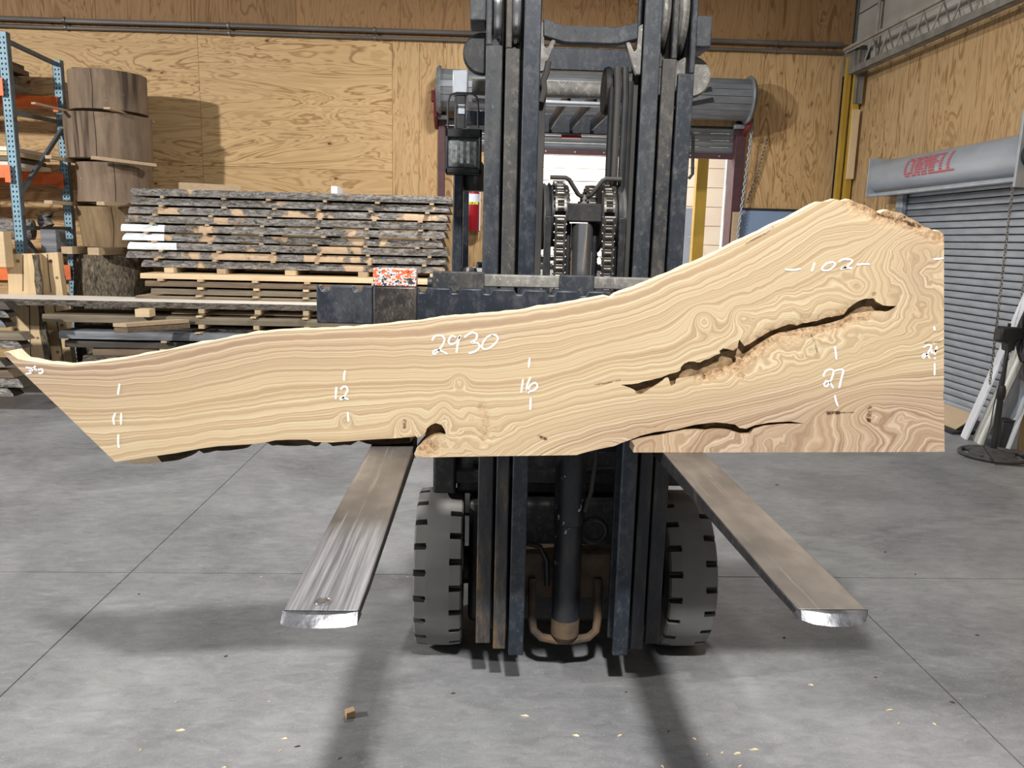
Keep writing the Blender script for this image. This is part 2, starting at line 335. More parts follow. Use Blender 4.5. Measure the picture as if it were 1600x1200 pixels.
MT['cardboard'] = M_plain('cardboard', (0.42, 0.31, 0.20), (0.35, 0.26, 0.165), 4, rough=0.8)
MT['lens'] = M_plain('lamp_glass', (0.58, 0.62, 0.62), (0.26, 0.285, 0.285), 60, (1, 1, 1), 0.15, 0.35)
MT['greyplastic'] = M_plain('grey_horn', (0.10, 0.10, 0.10), (0.04, 0.04, 0.042), 9, rough=0.5)
MT['siding'] = M_plain('pale_siding', (0.80, 0.68, 0.62), (0.84, 0.76, 0.70), 2, rough=0.7)
MT['yardwall'] = M_plain('cream_blockwork', (0.82, 0.70, 0.55), (0.78, 0.64, 0.50), 2, rough=0.7)
MT['yardfloor'] = M_plain('yard_concrete', (0.6, 0.58, 0.56), (0.5, 0.49, 0.47), 2, rough=0.7)
MT['greydoor'] = M_plain('grey_door_paint', (0.30, 0.32, 0.37), (0.27, 0.29, 0.34), 3, rough=0.5)
MT['chip'] = M_plain('fresh_wood_chip', (0.80, 0.66, 0.45), (0.66, 0.50, 0.32), 60, rough=0.8)
MT['chipdark'] = M_plain('dark_wood_chip', (0.12, 0.06, 0.035), (0.07, 0.04, 0.02), 60, rough=0.8)
MT['block'] = M_board('small_block_wood', (0.62, 0.42, 0.25), (0.46, 0.29, 0.16), 'x', 0.5)
MT['tailred'] = M_plain('red_lamp_plastic', (0.6, 0.03, 0.03), (0.5, 0.02, 0.02), 5, rough=0.3)

# worn orange and white paint over the top of the fork shank
t = NT('worn_orange_patch')
n = t.noise(t.coord((1, 1, 1.6)), 40, 6, 0.7); n2 = t.noise(t.coord((1, 1, 2)), 60, 5, 0.75)
cc = t.mix(t.ramp(n, [(0.455, 0.0), (0.47, 1.0)]), (0.03, 0.028, 0.03), (0.80, 0.82, 0.86))
cc = t.mix(t.ramp(n, [(0.505, 0.0), (0.52, 1.0)]), cc, (0.78, 0.12, 0.03))
cc = t.mix(t.ramp(n2, [(0.56, 0.0), (0.60, 1.0)]), cc, (0.03, 0.03, 0.03))
MT['patch'] = t.fin(cc, 0.55)

# rust-worn paint for the lower mast
t = NT('rust_worn_mast')
n = t.noise(t.coord((1, 1, 0.22)), 9, 6, 0.7); n2 = t.noise(t.coord((1, 1, .5)), 40, 4, 0.7)
cc = t.ramp(n, [(0.40, (0.012, 0.014, 0.02)), (0.52, (0.045, 0.042, 0.04)), (0.60, (0.15, 0.098, 0.042)), (0.72, (0.08, 0.064, 0.048))])
cc = t.mix(t.ramp(n2, [(0.45, 0.0), (0.7, 0.6)]), cc, (0.02, 0.024, 0.035))
t.bump(n2, 0.15, 0.003)
MT['rustmast'] = t.fin(cc, 0.6)

# ------------------------------------------------------------------ mesh building
ORG = {}
class MB:
    def __init__(s): s.v = []; s.f = []; s.mi = []
    def add(s, v, f, m=0):
        k = len(s.v); s.v += [Vector(p) for p in v]
        s.f += [tuple(i+k for i in q) for q in f]; s.mi += [m]*len(f); return s
    def box(s, a, b, m=0):
        (x0, y0, z0), (x1, y1, z1) = a, b
        return s.hexa([(x0, y0, z0), (x1, y0, z0), (x1, y1, z0), (x0, y1, z0), (x0, y0, z1), (x1, y0, z1), (x1, y1, z1), (x0, y1, z1)], m)
    def hexa(s, v, m=0):
        return s.add(v, [(3, 2, 1, 0), (4, 5, 6, 7), (0, 1, 5, 4), (1, 2, 6, 5), (2, 3, 7, 6), (3, 0, 4, 7)], m)
    def bar(s, p0, p1, wdt, hgt, up=(0, 0, 1), m=0):
        p0 = Vector(p0); p1 = Vector(p1); d = (p1-p0).normalized(); u = Vector(up)
        sd = d.cross(u).normalized(); u = sd.cross(d).normalized(); a = sd*wdt/2; b = u*hgt/2
        return s.hexa([p0-a-b, p0+a-b, p1+a-b, p1-a-b, p0-a+b, p0+a+b, p1+a+b, p1-a+b], m)
    def cyl(s, p0, p1, r0, r1=None, n=20, cap=True, m=0):
        r1 = r0 if r1 is None else r1
        return s.tube([p0, p1], [r0, r1], n, cap, m)
    def tube(s, pts, r, n=8, cap=True, m=0):
        pts = [Vector(p) for p in pts]; k = len(pts)
        if not isinstance(r, (list, tuple)): r = [r]*k
        vs = []; ref = None
        for i, p in enumerate(pts):
            d = (pts[min(i+1, k-1)]-pts[max(i-1, 0)])
            d = d.normalized() if d.length > 1e-9 else Vector((0, 0, 1))
            if ref is None: ref = Vector((0, 0, 1)) if abs(d.z) < 0.9 else Vector((1, 0, 0))
            a = d.cross(ref).normalized(); b = a.cross(d).normalized(); ref = b
            for j in range(n):
                q = 2*PI*j/n; vs.append(p+(a*math.cos(q)+b*math.sin(q))*r[i])
        fs = [(i*n+j, i*n+(j+1) % n, (i+1)*n+(j+1) % n, (i+1)*n+j) for i in range(k-1) for j in range(n)]
        fs = [q[::-1] for q in fs]
        if cap: fs += [tuple(range(n)), tuple(reversed(range((k-1)*n, k*n)))]
        return s.add(vs, fs, m)
    def prism(s, poly, axis, lo, hi, m=0):
        """poly: 2-D points in the two other axes (order x,y,z), extruded along axis"""
        def P(a, b, c): return {'x': (c, a, b), 'y': (a, c, b), 'z': (a, b, c)}[axis]
        k = len(poly)
        vs = [P(a, b, lo) for a, b in poly]+[P(a, b, hi) for a, b in poly]
        fs = [tuple(range(k)), tuple(reversed(range(k, 2*k)))]+[(i, i+k, (i+1) % k+k, (i+1) % k) for i in range(k)]
        return s.add(vs, fs, m)
    def lathe(s, prof, c, axis='z', n=32, m=0, close=True):
        """prof: (radius, height) list around axis through c"""
        c = Vector(c); vs = []; k = len(prof)
        for j in range(n):
            q = 2*PI*j/n; co, si = math.cos(q), math.sin(q)
            for r, h in prof:
                vs.append(c+Vector({'z': (r*co, r*si, h), 'x': (h, r*co, r*si), 'y': (r*co, h, r*si)}[axis]))
        fs = [(j*k+i, ((j+1) % n)*k+i, ((j+1) % n)*k+i+1, j*k+i+1) for j in range(n) for i in range(k-1)]
        if close:
            fs += [tuple(j*k for j in reversed(range(n))), tuple(j*k+k-1 for j in range(n))]
        return s.add(vs, fs, m)
    def ring(s, c, R, r, axis='z', n=32, k=6, a0=0, a1=2*PI, m=0, squash=1.0):
        c = Vector(c); full = abs(a1-a0-2*PI) < 1e-6
        N = n if full else n+1; pts = []
        for i in range(N):
            q = a0+(a1-a0)*i/n; co, si = R*math.cos(q), R*math.sin(q)
            pts.append(c+Vector({'z': (co, si, 0), 'x': (0, co, si), 'y': (co, 0, si)}[axis]))
        if full:
            vs = []
            ax = Vector({'z': (0, 0, 1), 'x': (1, 0, 0), 'y': (0, 1, 0)}[axis])
            for p in pts:
                o = (p-c).normalized()
                for j in range(k):
                    q = 2*PI*j/k; vs.append(p+o*r*math.cos(q)+ax*r*math.sin(q)*squash)
            fs = [(i*k+j, i*k+(j+1) % k, ((i+1) % N)*k+(j+1) % k, ((i+1) % N)*k+j) for i in range(N) for j in range(k)]
            return s.add(vs, fs, m)
        return s.tube(pts, r, k, True, m)
    def build(s, name, mats, parent=None, bevel=0.0, smooth=35, origin=None, kind=None, fix=True, seg=2):
        if not isinstance(mats, (list, tuple)): mats = [mats]
        mats = [MT[x] if isinstance(x, str) else x for x in mats]
        if origin is None:
            xs = [p.x for p in s.v]; ys = [p.y for p in s.v]; zs = [p.z for p in s.v]
            origin = Vector(((min(xs)+max(xs))/2, (min(ys)+max(ys))/2, min(zs)))
        origin = Vector(origin)
        me = bpy.data.meshes.new(name); me.from_pydata([p-origin for p in s.v], [], s.f)
        for mm in mats: me.materials.append(mm)
        if len(mats) > 1: me.polygons.foreach_set('material_index', s.mi)
        if fix:
            bm = bmesh.new(); bm.from_mesh(me); bmesh.ops.recalc_face_normals(bm, faces=bm.faces); bm.to_mesh(me); bm.free()
        if smooth:
            me.polygons.foreach_set('use_smooth', [True]*len(me.polygons)); me.set_sharp_from_angle(angle=math.radians(smooth))
        o = bpy.data.objects.new(name, me); COL.objects.link(o); ORG[o.name] = origin
        if parent is not None:
            o.parent = parent; o.location = origin-ORG[parent.name]
        else: o.location = origin
        if bevel:
            b = o.modifiers.new('bevel', 'BEVEL'); b.width = bevel; b.segments = seg; b.limit_method = 'ANGLE'; b.angle_limit = math.radians(40)
        if kind: o['kind'] = kind
        return o

def tag(o, label=None, cat=None, group=None, kind=None):
    if label: o['label'] = label
    if cat: o['category'] = cat
    if group: o['group'] = group
    if kind: o['kind'] = kind
    return o
def empty(name, loc, label=None, cat=None, group=None, kind=None):
    o = bpy.data.objects.new(name, None); COL.objects.link(o); o.location = loc; ORG[o.name] = Vector(loc); o.empty_display_size = 0.1
    return tag(o, label, cat, group, kind)
def copy_to(o, parent, delta):
    """copy of a part shifted by delta, sharing its mesh"""
    c = o.copy(); COL.objects.link(c); c.parent = parent
    ORG[c.name] = ORG[o.name]+Vector(delta)
    c.location = ORG[c.name]-(ORG[parent.name] if parent else Vector((0, 0, 0)))
    return c
ORD = ['first', 'second', 'third', 'fourth', 'fifth', 'sixth', 'seventh', 'eighth', 'ninth', 'tenth', 'eleventh', 'twelfth']
def nz(x, y=0.0, z=0.0): return noise.noise(Vector((x, y, z)))
# ================================================================== SETTING
YW = 10.0; XR = 4.5
# floor: cast concrete bays with recessed joints
m = MB(); m.box((-11, -4, -0.2), (XR+0.4, 10.2, -0.005)); fl = m.build('floor', 'joint', kind='structure', smooth=0)
xs = [-11, -8.52, -5.09, -1.66, 1.765, XR+0.4]; ys = [-4, 0.2, 3.63, 7.07, 10.2]
for i in range(len(xs)-1):
    for j in range(len(ys)-1):
        m = MB(); g = 0.0035; m.box((xs[i]+g, ys[j]+g, -0.06), (xs[i+1]-g, ys[j+1]-g, 0.0)); m.build('concrete_bay', 'concrete', fl, smooth=0)

# back wall: framing with plywood sheets as parts
DX0, DX1, DZ = -0.50, 3.12, 3.06
m = MB(); m.box((-11, YW+0.02, 0), (DX0, YW+0.22, 6.2)); m.box((DX1, YW+0.02, 0), (XR+0.6, YW+0.22, 6.2)); m.box((DX0, YW+0.02, DZ), (DX1, YW+0.22, 6.2))
wb = m.build('wall_back', 'joint', kind='structure', smooth=0)
def sheet(parent, x0, x1, z0, z1, mt):
    m = MB(); g = 0.002; d = rnd.uniform(0, 0.005)
    m.box((x0+g, YW-d, z0+g), (x1-g, YW+0.019, z1-g)); m.build('plywood_sheet', mt, parent, smooth=0)
for x0, x1 in ((-10.7, -8.26), (-8.26, -5.83), (-5.83, -3.39), (-3.39, -1.104)):
    for z0, z1 in ((0, 1.19), (1.19, 2.41), (2.41, 3.95)): sheet(wb, x0, x1, z0, z1, 'ply_h')
sheet(wb, -1.104, -0.78, 0, 3.95, 'ply_v'); sheet(wb, -0.78, DX0, 0, 3.95, 'ply_v')
for x0, x1 in ((DX0, 0.67), (0.67, 1.9), (1.9, DX1)): sheet(wb, x0, x1, DZ, 3.95, 'ply_v')
for x0, x1 in ((DX1, 3.40), (3.40, 4.38)): sheet(wb, x0, x1, 0, 3.95, 'ply_v')
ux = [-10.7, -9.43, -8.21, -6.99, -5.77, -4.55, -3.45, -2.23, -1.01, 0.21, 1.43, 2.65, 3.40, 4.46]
for a, b in zip(ux, ux[1:]): sheet(wb, a, b, 3.95, 6.2, 'ply_up_shaded')

# right wall
E0, E1, EZ = 6.30, 8.42, 2.36
m = MB(); m.box((XR+0.02, -1, 0), (XR+0.2, E0, 3.78)); m.box((XR+0.02, E1, 0), (XR+0.2, YW+0.02, 3.78)); m.box((XR+0.02, E0, EZ), (XR+0.2, E1, 3.78))
wr = m.build('wall_right', 'joint', kind='structure', smooth=0)
def rsheet(y0, y1, z0, z1):
    m = MB(); g = 0.002; d = rnd.uniform(0, 0.004)
    m.box((XR-d, y0+g, z0), (XR+0.019, y1-g, z1-g)); m.build('plywood_sheet', 'ply_r', wr, smooth=0)
rsheet(9.36, YW, 0, 3.78); rsheet(E1, 9.36, 0, 3.78); rsheet(8.14, E1, EZ, 3.78); rsheet(6.92, 8.14, EZ, 3.78); rsheet(E0, 6.92, EZ, 3.78)
for y0, y1 in ((5.08, E0), (3.86, 5.08), (2.64, 3.86), (1.42, 2.64)): rsheet(y0, y1, 0, 3.78)
m = MB()
for k in range(4): m.box((XR+0.01, -1, 3.79+k*0.62), (XR+0.3, YW-0.006, 3.79+k*0.62+0.605))
m.build('wall_right_upper', 'blockwall', kind='structure', smooth=0)

# conduits along the back wall
def conduit(label, z0, z1, r, y):
    e = empty('conduit', (-0.5, y, (z0+z1)/2), label, 'pipe')
    m = MB(); pts = [(x, y, z0+(z1-z0)*(x+8)/12.4+0.008*nz(x*0.5, r*90)) for x in np.linspace(-8, 4.32, 22)]
    m.tube(pts, r, 10); m.build('pipe', 'conduit', e)
    m2_=0
    for x in (-6.4, -4.88, -3.0, -1.3, 3.5):
        zz = z0+(z1-z0)*(x+8)/12.4
        m = MB(); m.ring((x, y, zz), r+0.004, 0.008, 'x', 14, 6, squash=2); m.box((x-0.012, y, zz-0.01), (x+0.012, YW-0.0065, zz+0.01)); m.build('pipe_clamp', 'conduit', e)
conduit('upper grey conduit pipe running along the back plywood wall', 3.985, 4.03, 0.028, 9.935)
conduit('thinner dark conduit right below the upper conduit on the back wall', 3.915, 3.945, 0.020, 9.955)

# ---- back roll-up door
d1 = empty('door_1', ((DX0+DX1)/2, YW, 0), kind='structure')
m = MB()
for x0, x1 in ((DX0-0.045, DX0+0.035), (DX1-0.02, DX1+0.10)):
    m.box((x0, YW-0.07, 0), (x1, YW+0.2, 3.12))
m.build('door_jamb', 'maroon', d1, 0.004)
R = 0.235; cy, cz = 9.72, 3.325; n = 18
for k in range(n):                                                 # wound curtain: one flat slat after another
    a0, a1 = 2*PI*k/n+0.012, 2*PI*(k+1)/n-0.012
    p = [(cy+R*math.cos(a0), cz+R*math.sin(a0)), (cy+R*math.cos(a1), cz+R*math.sin(a1)), (cy+(R-0.02)*math.cos(a1), cz+(R-0.02)*math.sin(a1)), (cy+(R-0.02)*math.cos(a0), cz+(R-0.02)*math.sin(a0))]
    m = MB(); m.prism(p, 'x', DX0+0.0, DX1-0.0); m.build('rolled_slat', 'slat_back', d1, smooth=0)
m = MB(); m.cyl((DX0, cy, cz), (DX1, cy, cz), R-0.03, n=18); m.build('barrel', 'black', d1)
for x, s in ((DX0-0.02, -1), (DX1+0.02, 1)):
    m = MB(); m.lathe([(R+0.03, -0.02*s), (R+0.04, 0.0), (R+0.01, 0.035*s), (0.05, 0.05*s)], (x, cy, cz), 'x', 28); m.build('end_plate', 'slat_back', d1)
    m = MB(); m.hexa([(x-0.02+s*0.05, YW-0.28, 3.02), (x+0.02+s*0.05, YW-0.28, 3.02), (x+0.02+s*0.05, YW-0.01, 2.92), (x-0.02+s*0.05, YW-0.01, 2.92), (x-0.02+s*0.05, YW-0.36, 3.27), (x+0.02+s*0.05, YW-0.36, 3.27), (x+0.02+s*0.05, YW-0.01, 3.42), (x-0.02+s*0.05, YW-0.01, 3.42)])
    m.box((x+s*0.06-0.04, YW-0.3, 3.2), (x+s*0.06+0.04, YW-0.2, 3.32)); m.build('bracket', 'redpaint', d1, 0.004)
    m = MB(); m.box((x-s*0.02-0.07, YW-0.13, 3.02), (x-s*0.02+0.07, YW-0.07, 3.075)); m.build('guide_block', 'galv', d1, 0.006)
for k in range(5):
    z0 = 2.735+k*0.083
    m = MB(); m.prism([(YW+0.07, z0), (YW+0.055, z0+0.012), (YW+0.045, z0+0.04), (YW+0.055, z0+0.068), (YW+0.07, z0+0.079), (YW+0.085, z0+0.079), (YW+0.085, z0)], 'x', DX0-0.03, DX1+0.03); m.build('curtain_slat', 'slat_back', d1)
m = MB(); m.box((DX0-0.02, YW+0.03, 2.675), (DX1+0.02, YW+0.095, 2.735)); bb = m.build('bottom_bar', 'maroon', d1, 0.004)
for k in range(9):
    m = MB(); x = 0.05+k*0.36; m.cyl((x, YW+0.03, 2.705), (x, YW+0.02, 2.705), 0.010, n=8); m.build('bolt', 'galv', bb)
# black tape letter strokes on the wound curtain
def drum_pt(px, py):
    d = ray(px, py); a = d.y**2+d.z**2; ex = (CAM.y-cy); ez = (CAM.z-cz)
    b = 2*(d.y*ex+d.z*ez); c = ex*ex+ez*ez-(R+0.004)**2
    q = b*b-4*a*c
    tt = (-b-math.sqrt(max(q, 0)))/(2*a); return CAM+d*tt
def tape(strokes):
    m = MB()
    for a, b, c, dd in strokes:
        N = 5; top = [drum_pt(a[0]+(b[0]-a[0])*i/N, a[1]+(b[1]-a[1])*i/N) for i in range(N+1)]; bot = [drum_pt(dd[0]+(c[0]-dd[0])*i/N, dd[1]+(c[1]-dd[1])*i/N) for i in range(N+1)]
        m.add(top+bot, [(i, i+1, N+2+i, N+1+i) for i in range(N)])
    return m
tape([((1060, 147), (1111, 135), (1113, 142), (1060, 152)), ((1083, 142), (1092, 140), (1093, 160), (1083, 162)), ((1060, 163), (1114, 152), (1116, 159), (1060, 169))]).build('tape_letter', 'tape', d1, fix=False)
tape([((858, 126), (866, 126), (880, 134), (872, 134)), ((879, 134), (886, 127), (888, 131), (881, 136))]).build('tape_letter', 'tape', d1, fix=False)
tape([((911, 128), (919, 128), (928, 136), (919, 136))]).build('tape_letter', 'tape', d1, fix=False)

def chain(name, pts, label, link=0.05, r=0.006, wd=0.022, mt='galv'):
    """a hanging chain of interlocked oval links as one mesh"""
    m = MB(); L = 0
    for (a, b) in zip(pts, pts[1:]):
        a = Vector(a); b = Vector(b); d = b-a; nn = max(2, int(d.length/(link*0.72))); dn = d.normalized()
        ref = Vector((0, 1, 0)) if abs(dn.y) < 0.9 else Vector((1, 0, 0)); sx = dn.cross(ref).normalized(); sy = dn.cross(sx).normalized()
        for i in range(nn):
            c = a+d*((i+0.5)/nn); s = sx if (L % 2) else sy; L += 1
            loop = [c+dn*(link/2)*math.sin(q)+s*(wd/2)*math.cos(q) for q in np.linspace(0, 2*PI, 9)]
            m.tube(loop, r, 4, False)
    o = m.build(name, mt); return tag(o, label, 'chain')
chain('hoist_chain', [(3.27, 9.86, 3.12), (3.22, 9.86, 2.3), (3.15, 9.86, 1.2)], 'steel hoist chain hanging straight beside the maroon door jamb', 0.06, 0.007, 0.03)
chain('hoist_chain', [(3.50, 9.95, 2.95), (3.40, 9.95, 2.5), (3.30, 9.95, 2.15)], 'slack slanting hoist chain right of the straight one by the back door', 0.06, 0.005, 0.028, 'conduit')

# ---- right roll-up door
d2 = empty('door_2', (XR, (E0+E1)/2, 0), kind='structure')
for y0, y1 in ((E1-0.03, E1+0.10), (E0-0.10, E0+0.03)):
    m = MB(); m.box((XR-0.055, y0, 0), (XR-0.003, y1, 2.32)); m.build('guide_rail', 'galv', d2, 0.004)
for k in range(33):
    z0 = 0.20+k*0.0655
    m = MB(); m.prism([(XR+0.03, z0), (XR+0.010, z0+0.003), (XR+0.005, z0+0.012), (XR+0.004, z0+0.048), (XR+0.008, z0+0.056), (XR+0.03, z0+0.0595), (XR+0.04, z0+0.0595), (XR+0.04, z0)], 'y', E0, E1)
    m.build('door_slat', 'slat', d2)
m = MB(); m.box((XR-0.004, E0, 0.12), (XR+0.04, E1, 0.20)); m.build('bottom_bar', 'galv', d2, 0.004)
m = MB(); m.box((XR+0.05, E0, 0.12), (XR+0.06, E1, 2.36)); m.build('slat_backing', 'tape', d2)
# rounded hood
HY0, HY1 = 6.17, 8.60
def hood_pt(a):      # a: 0 top .. 1 bottom front, in (x, z)
    q = PI/2+a*PI*0.86; return (4.34+0.19*math.cos(q), 2.375+0.18*math.sin(q))
prof = [(XR-0.004, 2.555)]+[hood_pt(a) for a in np.linspace(0, 1, 16)]
m = MB(); pr = prof+[(x+0.012*(4.34-x)/0.19+0.002, z-0.006) for x, z in reversed(prof)]
m.prism(pr, 'y', HY0, HY1); hd = m.build('door_hood', 'hood', d2, smooth=30)
m = MB(); m.box((4.15, HY1, 2.185), (XR-0.004, HY1+0.012, 2.575)); m.build('hood_end_plate', 'galv', d2, 0.002)
m = MB(); m.box((4.13, HY0-0.03, 2.12), (XR-0.004, HY0-0.002, 2.70)); m.build('hood_end_plate', 'galv', d2, 0.002)
m = MB(); m.cyl((4.24, HY0-0.12, 2.36), (4.24, HY0-0.035, 2.36), 0.10, n=28); m.cyl((4.24, HY0-0.16, 2.36), (4.24, HY0-0.12, 2.36), 0.04, n=16); m.build('chain_wheel', 'black', d2, 0.003)
m = MB(); m.tube([(4.21, HY0-0.01, 2.187), (4.20, HY1+0.05, 2.187)], 0.022, 10); m.build('hood_lip', 'galv', d2)
GL = {'C': ['.11110', '11..11', '11....', '11....', '11....', '11....', '11..11', '.11110'], 'O': ['.1111.', '11..11', '11..11', '11..11', '11..11', '11..11', '11..11', '.1111.'],
      'R': ['11111.', '11..11', '11..11', '11111.', '1111..', '11.11.', '11..11', '11..11'], 'N': ['11..11', '111.11', '111.11', '11.111', '11.111', '11..11', '11..11', '11..11'],
      'E': ['111111', '11....', '11....', '11111.', '11....', '11....', '11....', '111111'], 'L': ['11....', '11....', '11....', '11....', '11....', '11....', '11....', '111111']}
m = MB(); ya, yb = PX(1417, 255, 4.17).y, PX(1496, 245, 4.17).y; cw = (ya-yb)/7
for li, ch in enumerate('CORNELL'):
    for ri, row in enumerate(GL[ch]):
        for mt in __import__('re').finditer('1+', row):
            a0 = 0.31+ri*0.050; a1 = a0+0.037
            sk = 0.0
            y0 = ya-cw*(li+mt.start()/7.0)-sk; y1 = ya-cw*(li+(mt.end()+0.55)/7.0)-sk
            q = []
            for a in (a0, (a0+a1)/2, a1):
                x, z = hood_pt(a); nx, nz_ = (x-4.34)/0.19, (z-2.375)/0.18
                q += [(x+nx*0.0025, y0, z+nz_*0.0025), (x+nx*0.0025, y1, z+nz_*0.0025)]
            m.add(q, [(0, 1, 3, 2), (2, 3, 5, 4)])
m.build('hood_lettering', 'redletter', d2, fix=False)
chain('door_chain', [(4.18, 6.24, 2.16), (4.20, 6.22, 0.55)], 'steel chain hanging from the hood of the right roller door, left of two', 0.035, 0.0045, 0.018, 'conduit')
chain('door_chain', [(4.42, 6.31, 2.15), (4.42, 6.29, 0.80)], 'second door chain at the right edge, beside the white boards', 0.035, 0.0045, 0.018, 'conduit')

# ---- corner steel, joist
e = empty('yellow_column', (4.41, 9.78, 0), 'yellow painted steel column standing in the corner of the plywood walls', 'column')
m = MB(); m.box((4.315, 9.74, 0), (4.375, 9.80, 3.86)); m.build('flange', 'yellow', e, 0.003)
m = MB(); m.box((4.395, 9.68, 0), (4.475, 9.74, 3.86)); m.build('flange', 'yellow', e, 0.003)
m = MB(); m.box((4.36, 9.80, 0), (4.41, 9.90, 3.86)); m.build('web', 'yellow', e)
m = MB(); m.box((4.37, 9.56, 3.30), (4.435, 9.60, 3.95)); m.box((4.36, 9.55, 3.30), (4.372, 9.61, 3.95)); m.box((4.43, 9.55, 3.30), (4.445, 9.61, 3.95))
tag(m.build('steel_channel', 'joist', None, 0.002), 'short grey steel channel in the corner above the narrow wooden board', 'channel')
m = MB(); m.box((4.365, 9.585, 2.44), (4.45, 9.61, 3.24)); tag(m.build('corner_board', 'pine', None, 0.002), 'narrow pale board fixed upright in the right corner', 'board')
e = empty('roof_joist', (4.33, 7.5, 3.66), 'grey open web steel joist running along the top of the right wall', 'joist')
jx = 4.30; zt, zb = 3.93, 3.665
m = MB(); m.box((jx-0.03, 4.0, zt), (jx+0.03, 9.80, zt+0.03)); m.box((jx+0.0, 4.0, zt-0.025), (jx+0.008, 9.8, zt)); m.build('top_chord', 'joist_light', e)
m = MB(); m.box((jx-0.05, 4.0, zb-0.05), (jx+0.05, 9.55, zb-0.035)); m.box((jx-0.052, 4.0, zb-0.05), (jx-0.04, 9.55, zb+0.012)); m.box((jx-0.05, 4.0, zb+0.01), (jx+0.02, 9.55, zb+0.02)); m.build('bottom_chord', 'joist', e)
for k in range(16):
    y = 9.3-k*0.34
    for a, b in ((y, y-0.17), (y-0.17, y-0.34)):
        m = MB(); za, zbb = (zb, zt) if a == y else (zt, zb); m.cyl((jx, a, za), (jx, b, zbb), 0.009, n=6); m.build('web_bar', 'joist_light' if a == y else 'joist', e)
m = MB(); m.box((4.33, 9.62, 3.66), (4.46, 9.90, 3.95)); m.build('joist_seat', 'joist', e, 0.004)
m = MB(); m.tube([(4.44, 9.35, 3.70), (4.44, 9.35, 6.0)], 0.02, 8); tag(m.build('vertical_conduit', 'joist_light'), 'thin vertical conduit rising past the joist in the upper right corner', 'pipe')

# ---- yard beyond the back door
m = MB(); m.box((-6, 10.2, -0.2), (9, 18.2, -0.01)); m.build('floor_yard', 'yardfloor', kind='structure', smooth=0)
m = MB(); m.box((-6, 17.1, 0), (9, 17.3, 7)); wy = m.build('wall_yard', 'yardwall', kind='structure', smooth=0)
for k in range(26):
    m = MB(); m.box((-5.9, 17.06-0.012*(k % 2), 0.02+k*0.26), (3.35, 17.1, 0.02+k*0.26+0.245)); m.build('siding_board', 'siding', wy, smooth=0)
for k in range(16):
    m = MB(); m.box((3.4, 17.07, 0.02+k*0.4), (8.9, 17.1, 0.02+k*0.4+0.388)); m.build('block_course', 'yardwall', wy, smooth=0)
a = PY(1062, 325, 17.0); b = PY(1088, 325, 17.0)
e = empty('grey_door', ((a.x+b.x)/2, 17.0, 0), 'grey personnel door in the bright wall beyond the back doorway', 'door')
m = MB(); m.box((a.x-0.55, 16.99, 0), (b.x, 17.05, a.z)); m.build('door_leaf', 'greydoor', e, 0.01)
h = PY(1083, 371, 16.9); m = MB(); m.tube([h, h+Vector((-0.12, 0, 0))], 0.02, 8); m.cyl(h, h+Vector((0, 0.09, 0)), 0.03, n=10); m.build('door_handle', 'galv', e)
a = PY(1086, 300, 11.6); b = PY(1100, 300, 11.6)
m = MB(); m.box((a.x, 11.55, 0), (b.x+0.03, 11.68, 3.4)); tag(m.build('yellow_post', 'yellow', None, 0.006), 'yellow post standing just outside the back doorway', 'post')
a = PY(1133, 300, 11.2)
m = MB(); m.box((a.x, 11.2, 0), (a.x+0.09, 11.3, 3.4)); tag(m.build('sunlit_jamb_strip', 'white', None, 0.006), 'white strip standing in for the sunlit door jamb, right of the yellow post', 'post')  # white strip added for the sunlit edge of the door jamb

# ---- things fixed on the back wall
e = empty('pinboard', (3.75, 9.95, 1.05), 'blue grey board in a dark frame on the wall right of the back door', 'board')
m = MB(); m.box((3.20, 9.955, 1.07), (4.28, 9.965, 2.055)); m.build('board_face', 'panelblue', e)
m = MB(); m.box((3.18, 9.95, 2.055), (4.30, 9.98, 2.085)); m.box((3.18, 9.95, 1.05), (3.20, 9.98, 2.085)); m.box((4.28, 9.95, 1.05), (4.30, 9.98, 2.085)); m.box((3.18, 9.95, 1.05), (4.3, 9.98, 1.07)); m.build('board_frame', 'tape', e)
m = MB(); m.box((3.225, 9.90, 0), (3.175-0.055, 9.935, 2.03)); tag(m.build('wooden_batten', 'sticker', None, 0.003), 'narrow wooden batten between the maroon jamb and the blue grey board', 'batten')
m = MB(); m.box((-0.463, 10.03, 0), (0.28, 10.05, 2.672)); tag(m.build('plywood_panel', 'ply_v'), 'pale plywood panel closing the left part of the back doorway behind the lamp', 'panel')
e = empty('fire_extinguisher', (-0.13, 9.935, 1.70), 'red fire extinguisher on the back wall behind the forklift lamp', 'extinguisher')
cx = -0.125
m = MB(); m.lathe([(0.0, 1.715), (0.084, 1.715), (0.090, 1.725), (0.090, 2.17), (0.08, 2.21), (0.03, 2.24), (0.03, 2.27), (0.0, 2.27)], (cx, 9.926, 0), 'z', 28, close=False); m.build('cylinder', 'fire_red', e, smooth=50)
def wrap(z0, z1, a0, a1, r=0.0915):
    m = MB(); N = 10; v = []
    for i in range(N+1):
        q = a0+(a1-a0)*i/N
        for z in (z0, z1): v.append((cx+r*math.sin(q), 9.926-r*math.cos(q), z))
    m.add(v, [(2*i, 2*i+2, 2*i+3, 2*i+1) for i in range(N)]); return m
wrap(2.065, 2.16, -0.55, 1.35).build('label', 'label_blue', e, fix=False); wrap(2.035, 2.066, -0.55, 0.95).build('label', 'label_yellow', e, fix=False)
m = MB()
